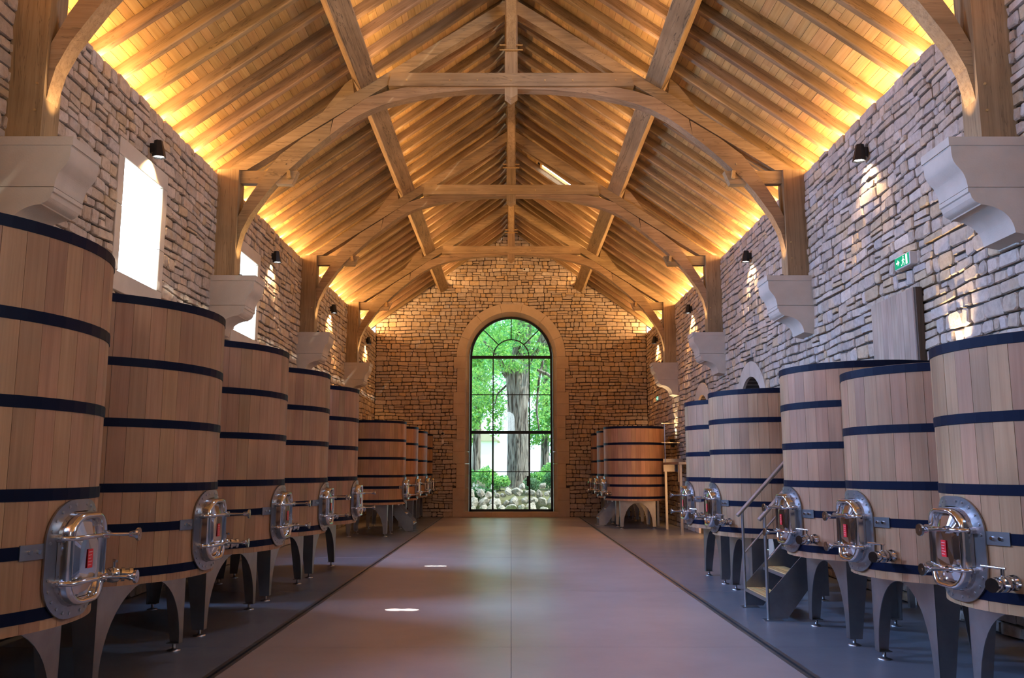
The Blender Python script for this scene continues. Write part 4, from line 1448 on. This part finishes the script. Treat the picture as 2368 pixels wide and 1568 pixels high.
wk = empty('steel_walkway', (4.38, 23.3, 0), label='raised steel walkway with rails beside the bright orange vat', cat='walkway')
MB().bbox(-0.28, 0.26, -1.6, 0.62, 1.70, 1.76, 0.004).build('deck', M_BRUSHED, wk)
MB().box(-0.28, 0.26, 0.60, 0.63, 1.76, 1.86).build('toe_board', M_BRUSHED, wk)
MB().box(-0.28, 0.26, 0.56, 0.64, 1.52, 1.70).build('beam', M_GALV, wk)
for y in (0.60, -1.5):
    MB().box(-0.25, -0.19, y - 0.03, y + 0.03, 0.0, 1.70).build('post', M_GALV, wk)
for (a, b) in ((2.81, 0.014), (2.29, 0.010)):
    MB().tube([(-0.31, 0.60, a), (0.28, 0.60, a)], b, 8).build('rail', M_GALV, wk)
MB().tube([(-0.22, 0.60, 1.76), (-0.22, 0.60, 2.81)], 0.012, 8).build('rail_post', M_GALV, wk)
MB().box(0.06, 0.14, 0.3, 0.36, 1.25, 1.70).build('bracket', M_GALV, wk)

# added spotlights inside the left windows, standing in for sun patches on the floor
for (y, dx) in ((10.22, -1.315), (10.22, -1.145), (14.79, -1.32), (14.79, -1.16)):
    d = Vector((3.45, -0.55, -4.6)).normalized()
    p = Vector((dx, y, 0.0)) - d * 5.55
    lamp('added_floor_spot', 'SPOT', p, d, 9000, (0.92, 0.96, 1.0), spot_size=0.031, spot_blend=0.1, shadow_soft_size=0.0)


# ------------------------------------------------------------------ garden beyond the arched window
def leaf_cloud(name, blobs, n, size, mat, parent, seed, tones, elong=2.6, kind=None, droop=0.3):
    """loose leaves scattered through ellipsoids (cx,cy,cz,rx,ry,rz)"""
    r = np.random.default_rng(seed)
    wts = np.array([b[3] * b[4] * b[5] for b in blobs]) ** 0.75; wts /= wts.sum()
    idx = r.choice(len(blobs), n, p=wts)
    B = np.array(blobs)[idx]
    d = r.normal(size=(n, 3)); d /= np.linalg.norm(d, axis=1)[:, None]
    rad = r.uniform(0.25, 1.0, n) ** 0.5
    c = B[:, :3] + d * rad[:, None] * B[:, 3:6]
    u = r.normal(size=(n, 3)); u[:, 2] -= droop; u /= np.linalg.norm(u, axis=1)[:, None]
    w = r.normal(size=(n, 3)); w -= (w * u).sum(1)[:, None] * u; w /= np.linalg.norm(w, axis=1)[:, None]
    s = size * r.uniform(0.6, 1.4, n)
    a = u * (s * elong / 2)[:, None]; b = w * (s / 2)[:, None]
    V = np.stack([c - a, c - b * 0.9 + a * 0.05, c + a, c + b * 0.9 + a * 0.05], 1).reshape(-1, 3)
    me = bpy.data.meshes.new(name)
    me.vertices.add(4 * n); me.vertices.foreach_set('co', V.ravel())
    me.loops.add(4 * n); me.loops.foreach_set('vertex_index', np.arange(4 * n))
    me.polygons.add(n); me.polygons.foreach_set('loop_start', np.arange(0, 4 * n, 4)); me.polygons.foreach_set('loop_total', np.full(n, 4))
    me.update()
    T = np.array(tones)[r.integers(0, len(tones), n)] * r.uniform(0.75, 1.25, n)[:, None]
    C = np.repeat(np.concatenate([np.clip(T, 0, 1), np.ones((n, 1))], 1), 4, axis=0)
    at = me.color_attributes.new('tone', 'FLOAT_COLOR', 'CORNER'); at.data.foreach_set('color', C.ravel())
    me.materials.append(mat)
    o = bpy.data.objects.new(name, me); COL.objects.link(o)
    if parent: o.parent = parent
    return tag(o, kind=kind)


TG = [(0.34, 0.60, 0.24), (0.45, 0.70, 0.24), (0.24, 0.50, 0.28), (0.58, 0.82, 0.34)]
TD = [(0.12, 0.26, 0.15), (0.16, 0.32, 0.17), (0.10, 0.22, 0.14)]
TB = [(0.30, 0.60, 0.46), (0.36, 0.68, 0.46), (0.46, 0.78, 0.42)]


def trunk(mb, pts, rads, seed, flutes=14):
    R = random.Random(seed)
    P = [Vector(p) for p in pts]; n = 36; vs = []
    K = 40
    for i in range(K + 1):
        q = i / K * (len(P) - 1); k = min(int(q), len(P) - 2); f = q - k
        p = P[k].lerp(P[k + 1], f); r = rads[k] * (1 - f) + rads[k + 1] * f
        for j in range(n):
            a = 2 * pi * j / n
            rr = r * (1 + 0.055 * sin(flutes * a + 1.3 * sin(p.z * 2.1) + p.z * 0.6) + 0.04 * sin(5 * a + p.z * 1.7) + R.uniform(-0.02, 0.02))
            vs.append((p.x + rr * cos(a), p.y + rr * sin(a), p.z))
    fs = []
    for i in range(K):
        for j in range(n):
            m = (j + 1) % n
            fs.append((i * n + j, i * n + m, (i + 1) * n + m, (i + 1) * n + j))
    mb.add(vs, fs, True)


def garden():
    g = MB(); g.box(-22, 22, Y1 + 0.66, 80, -0.3, -0.02)
    g.build('garden_ground', M_LAWN, kind='structure')
    # bank: stepped earth behind the rocks
    b = MB(); b.prism([(33.3, -0.1), (33.7, 0.45), (34.6, 0.78), (38, 1.0), (46, 1.1), (46, -0.1)], -9, 9, 'x')
    b.build('garden_bank', M_SOIL, kind='structure')
    # the great tree
    t = empty('garden_tree', (0, 0, 0), label='massive tree with furrowed bark and drooping feathery leaves behind the arched window', cat='tree')
    m = MB()
    trunk(m, [(0.22, 36, 0.7), (0.26, 36, 1.0), (0.29, 36, 1.5), (0.30, 36, 3.0), (0.27, 36, 4.4), (0.25, 36, 5.4), (0.40, 36, 6.3), (0.55, 36, 7.4), (0.7, 36.1, 10), (0.75, 36.2, 13)],
          [0.60, 0.52, 0.45, 0.41, 0.42, 0.47, 0.36, 0.30, 0.24, 0.12], 3)
    m.build('trunk', M_BARK, t)
    m = MB()
    m.tube([(0.0, 36, 5.2), (-0.25, 35.8, 5.5), (-0.5, 35.4, 6.1), (-1.1, 35.0, 6.7)], [0.14, 0.13, 0.08, 0.05], 8)
    m.tube([(0.55, 36, 5.7), (1.0, 35.8, 6.4), (1.5, 35.5, 7.3), (2.4, 35.0, 8.2)], [0.16, 0.15, 0.16, 0.12], 8)
    m.tube([(1.2, 35.7, 6.6), (1.55, 35.5, 6.75), (2.2, 35.2, 7.3)], [0.12, 0.12, 0.1], 8)
    m.tube([(1.35, 36.5, 6.2), (1.15, 36.4, 5.2), (1.05, 36.3, 4.0), (1.15, 36.3, 3.2)], [0.05, 0.05, 0.045, 0.03], 6)
    m.tube([(1.1, 36.4, 5.7), (1.5, 36.2, 5.5), (1.9, 36, 5.2)], [0.06, 0.07, 0.06], 6)
    m.tube([(-0.1, 36, 5.1), (-0.55, 36.2, 4.7), (-0.7, 36.2, 4.2)], [0.05, 0.04, 0.02], 6)
    m.build('branch', M_BARK, t)
    blobs = [(-0.2, 35.0, 5.85, 0.9, 0.6, 0.45), (0.5, 34.9, 5.75, 0.7, 0.5, 0.32), (-1.1, 35.2, 6.6, 0.9, 0.7, 0.6), (0.2, 35.0, 6.9, 0.9, 0.7, 0.5), (1.1, 35.3, 6.3, 0.8, 0.7, 0.4), (-1.3, 36.5, 5.0, 0.8, 0.8, 0.9),
             (1.4, 36.8, 4.6, 0.7, 0.8, 0.9), (-0.3, 36.0, 7.6, 1.4, 1.2, 0.8), (1.4, 35.8, 7.8, 1.0, 1.0, 0.7), (-1.7, 35.8, 7.8, 0.9, 0.9, 0.8), (0.3, 36, 9.2, 3.0, 2.5, 1.2)]
    leaf_cloud('foliage', blobs, 9500, 0.06, M_LEAF, t, 4, TG, 3.4)
    # background trees
    def tree(x, y, h, cr, tones, n, label, seed, size=0.11, low=0.35):
        q = empty('garden_tree', (x, y, 0), label=label, cat='tree', group='trees in the garden beyond the window')
        k = MB(); k.tube([(0, 0, 0), (0.1, 0, h * 0.5), (0.0, 0, h * 0.9)], [0.22, 0.16, 0.06], 10)
        k.build('trunk', M_BARK, q)
        R = random.Random(seed)
        bl = []
        for i in range(26):
            a = R.uniform(0, 2 * pi); rr = cr * sqrt(R.random()) * 0.8; z = h * R.uniform(low, 0.95)
            bl.append((rr * cos(a), rr * sin(a), z, cr * R.uniform(0.25, 0.45), cr * R.uniform(0.25, 0.45), h * R.uniform(0.06, 0.13)))
        leaf_cloud('foliage', bl, n, size, M_LEAF, q, seed, tones, 2.2)
    tree(-3.4, 44, 11, 3.0, TB, 12000, 'leafy bluish green tree behind the great trunk, left side', 21)
    tree(3.3, 43, 11, 2.6, TB, 12000, 'leafy bluish green tree behind the great trunk, right side', 22)
    tree(0.3, 50, 14, 3.2, TB, 12000, 'tall pale green tree straight behind the great trunk', 23, low=0.5)
    tree(-1.6, 39.5, 8.5, 1.5, TG, 7000, 'slender bright green tree seen in the left window panes', 24, size=0.09, low=0.38)
    tree(2.6, 39.0, 4.2, 0.8, TD, 3500, 'dark conical tree seen in the right window panes', 25, size=0.08, low=0.22)
    tree(1.5, 40.5, 9.5, 1.4, TG, 7000, 'slender bright green tree seen in the right window panes', 26, size=0.09, low=0.34)
    # shrubs on the bank
    def shrub(x, y, z, rx, rz, tones, n, label, seed, size=0.055):
        q = empty('garden_shrub', (x, y, z), label=label, cat='shrub', group='shrubs on the garden bank')
        k = MB(); k.tube([(0, 0, -0.1), (0.03, 0, rz)], [0.03, 0.015], 6); k.build('stem', M_BARK, q)
        R = random.Random(seed)
        bl = [(R.uniform(-0.5, 0.5) * rx, R.uniform(-0.4, 0.4) * rx, rz * R.uniform(0.5, 1.2), rx * 0.6, rx * 0.5, rz * 0.6) for _ in range(7)]
        leaf_cloud('foliage', bl, n, size, M_SHRUB, q, seed, tones, 2.2)
        return q
    fl = shrub(-1.25, 33.85, 0.50, 0.55, 0.32, TD, 1500, 'dark shrub dotted with white flowers, left of the great trunk', 31)
    R = random.Random(2); k = MB()
    for i in range(34):
        x, y, z = R.uniform(-0.6, 0.65), R.uniform(-0.5, -0.2), R.uniform(-0.05, 0.55)
        for q in range(5):
            a = 2 * pi * q / 5
            k.add([(x, y, z), (x + 0.045 * cos(a - 0.5), y - 0.012, z + 0.045 * sin(a - 0.5)), (x + 0.055 * cos(a), y - 0.02, z + 0.055 * sin(a)), (x + 0.045 * cos(a + 0.5), y - 0.012, z + 0.045 * sin(a + 0.5))], [(0, 1, 2, 3)])
    k.build('flowers', M_PETAL, fl)
    shrub(-0.45, 34.6, 0.75, 0.45, 0.35, TG, 1300, 'bright green shrub at the left foot of the great trunk', 32)
    shrub(0.75, 34.3, 0.62, 0.40, 0.38, [(0.25, 0.36, 0.26), (0.3, 0.42, 0.3)], 1300, 'grey green shrub at the right foot of the great trunk', 33, 0.045)
    shrub(1.75, 34.8, 0.80, 0.60, 0.42, TD, 1700, 'dark rounded shrub at the right edge of the bank', 34, 0.045)
    shrub(1.65, 37.2, 1.0, 0.75, 0.55, TG, 1900, 'bright yellowish green shrub behind the dark rounded shrub', 35)
    shrub(-1.9, 36.6, 0.9, 0.6, 0.40, TG, 1500, 'bright green shrub at the left edge of the bank', 36)
    shrub(-0.95, 35.2, 0.85, 0.5, 0.5, TG, 1500, 'pale green shrub between the flowering shrub and the great trunk', 37)
    shrub(1.1, 35.3, 0.85, 0.45, 0.45, TG, 1300, 'light green shrub just right of the great trunk', 38)
    # rockery
    R = random.Random(12); vars_ = []
    for v in range(5):
        bm = bmesh.new()
        bmesh.ops.create_icosphere(bm, subdivisions=2, radius=1.0)
        for vt in bm.verts:
            n_ = vt.co.normalized()
            vt.co *= 0.82 + 0.20 * sin(3.1 * n_.x + v) * sin(2.7 * n_.y + 2 * v) + 0.16 * sin(4.3 * n_.z + v * 1.7) + R.uniform(-0.05, 0.05)
        me = bpy.data.meshes.new('rock'); bm.to_mesh(me); bm.free(); me.materials.append(M_ROCK); vars_.append(me)
    spots = []
    for row, (yy, zz, s) in enumerate(((32.60, 0.10, 0.24), (33.0, 0.38, 0.21), (33.38, 0.66, 0.17))):
        x = -2.3 + 0.1 * row
        while x < 2.4:
            k = s * R.uniform(0.7, 1.3)
            spots.append((x, yy + R.uniform(-0.05, 0.05), zz + R.uniform(-0.05, 0.09), k, row)); x += k * 1.68
    spots += [(1.20, 33.55, 0.98, 0.15, 3), (1.62, 33.5, 1.02, 0.15, 3), (0.42, 33.6, 0.95, 0.16, 3)]
    ORD = ['first', 'second', 'third', 'fourth', 'fifth', 'sixth', 'seventh', 'eighth', 'ninth', 'tenth', 'eleventh', 'twelfth', 'thirteenth', 'fourteenth', 'fifteenth', 'sixteenth', 'seventeenth', 'eighteenth']
    count = [0, 0, 0, 0]
    for (x, y, z, k, row) in spots:
        o = bpy.data.objects.new('garden_rock', R.choice(vars_)); COL.objects.link(o)
        o.location = (x, y, z); o.rotation_euler = (R.uniform(0, 6), R.uniform(0, 6), R.uniform(0, 6)); o.scale = (k * R.uniform(0.85, 1.2), k * 0.9, k * R.uniform(0.7, 1.05))
        tag(o, 'rough pale limestone rock, %s from the left in the %s row of the rockery' % (ORD[count[row]], ('bottom', 'middle', 'upper', 'topmost')[row]), 'rock', 'rocks of the garden bank')
        count[row] += 1
    # sunlit house beyond
    h = empty('garden_house', (-3.0, 62, 0), label='sunlit white house far beyond the garden, left of the great trunk', cat='house')
    MB().box(-1.6, 2.0, 0, 5, 0, 3.6).build('wall', M_PLASTER, h)
    MB().prism([(-1.8, 3.6), (2.2, 3.6), (0.2, 4.9)], -0.2, 5.2, 'y').build('roof', M_LIME_WARM, h)
    MB().box(-0.9, -0.3, -0.02, 0.05, 1.2, 2.4).build('window', M_DARKFRAME, h)


garden()
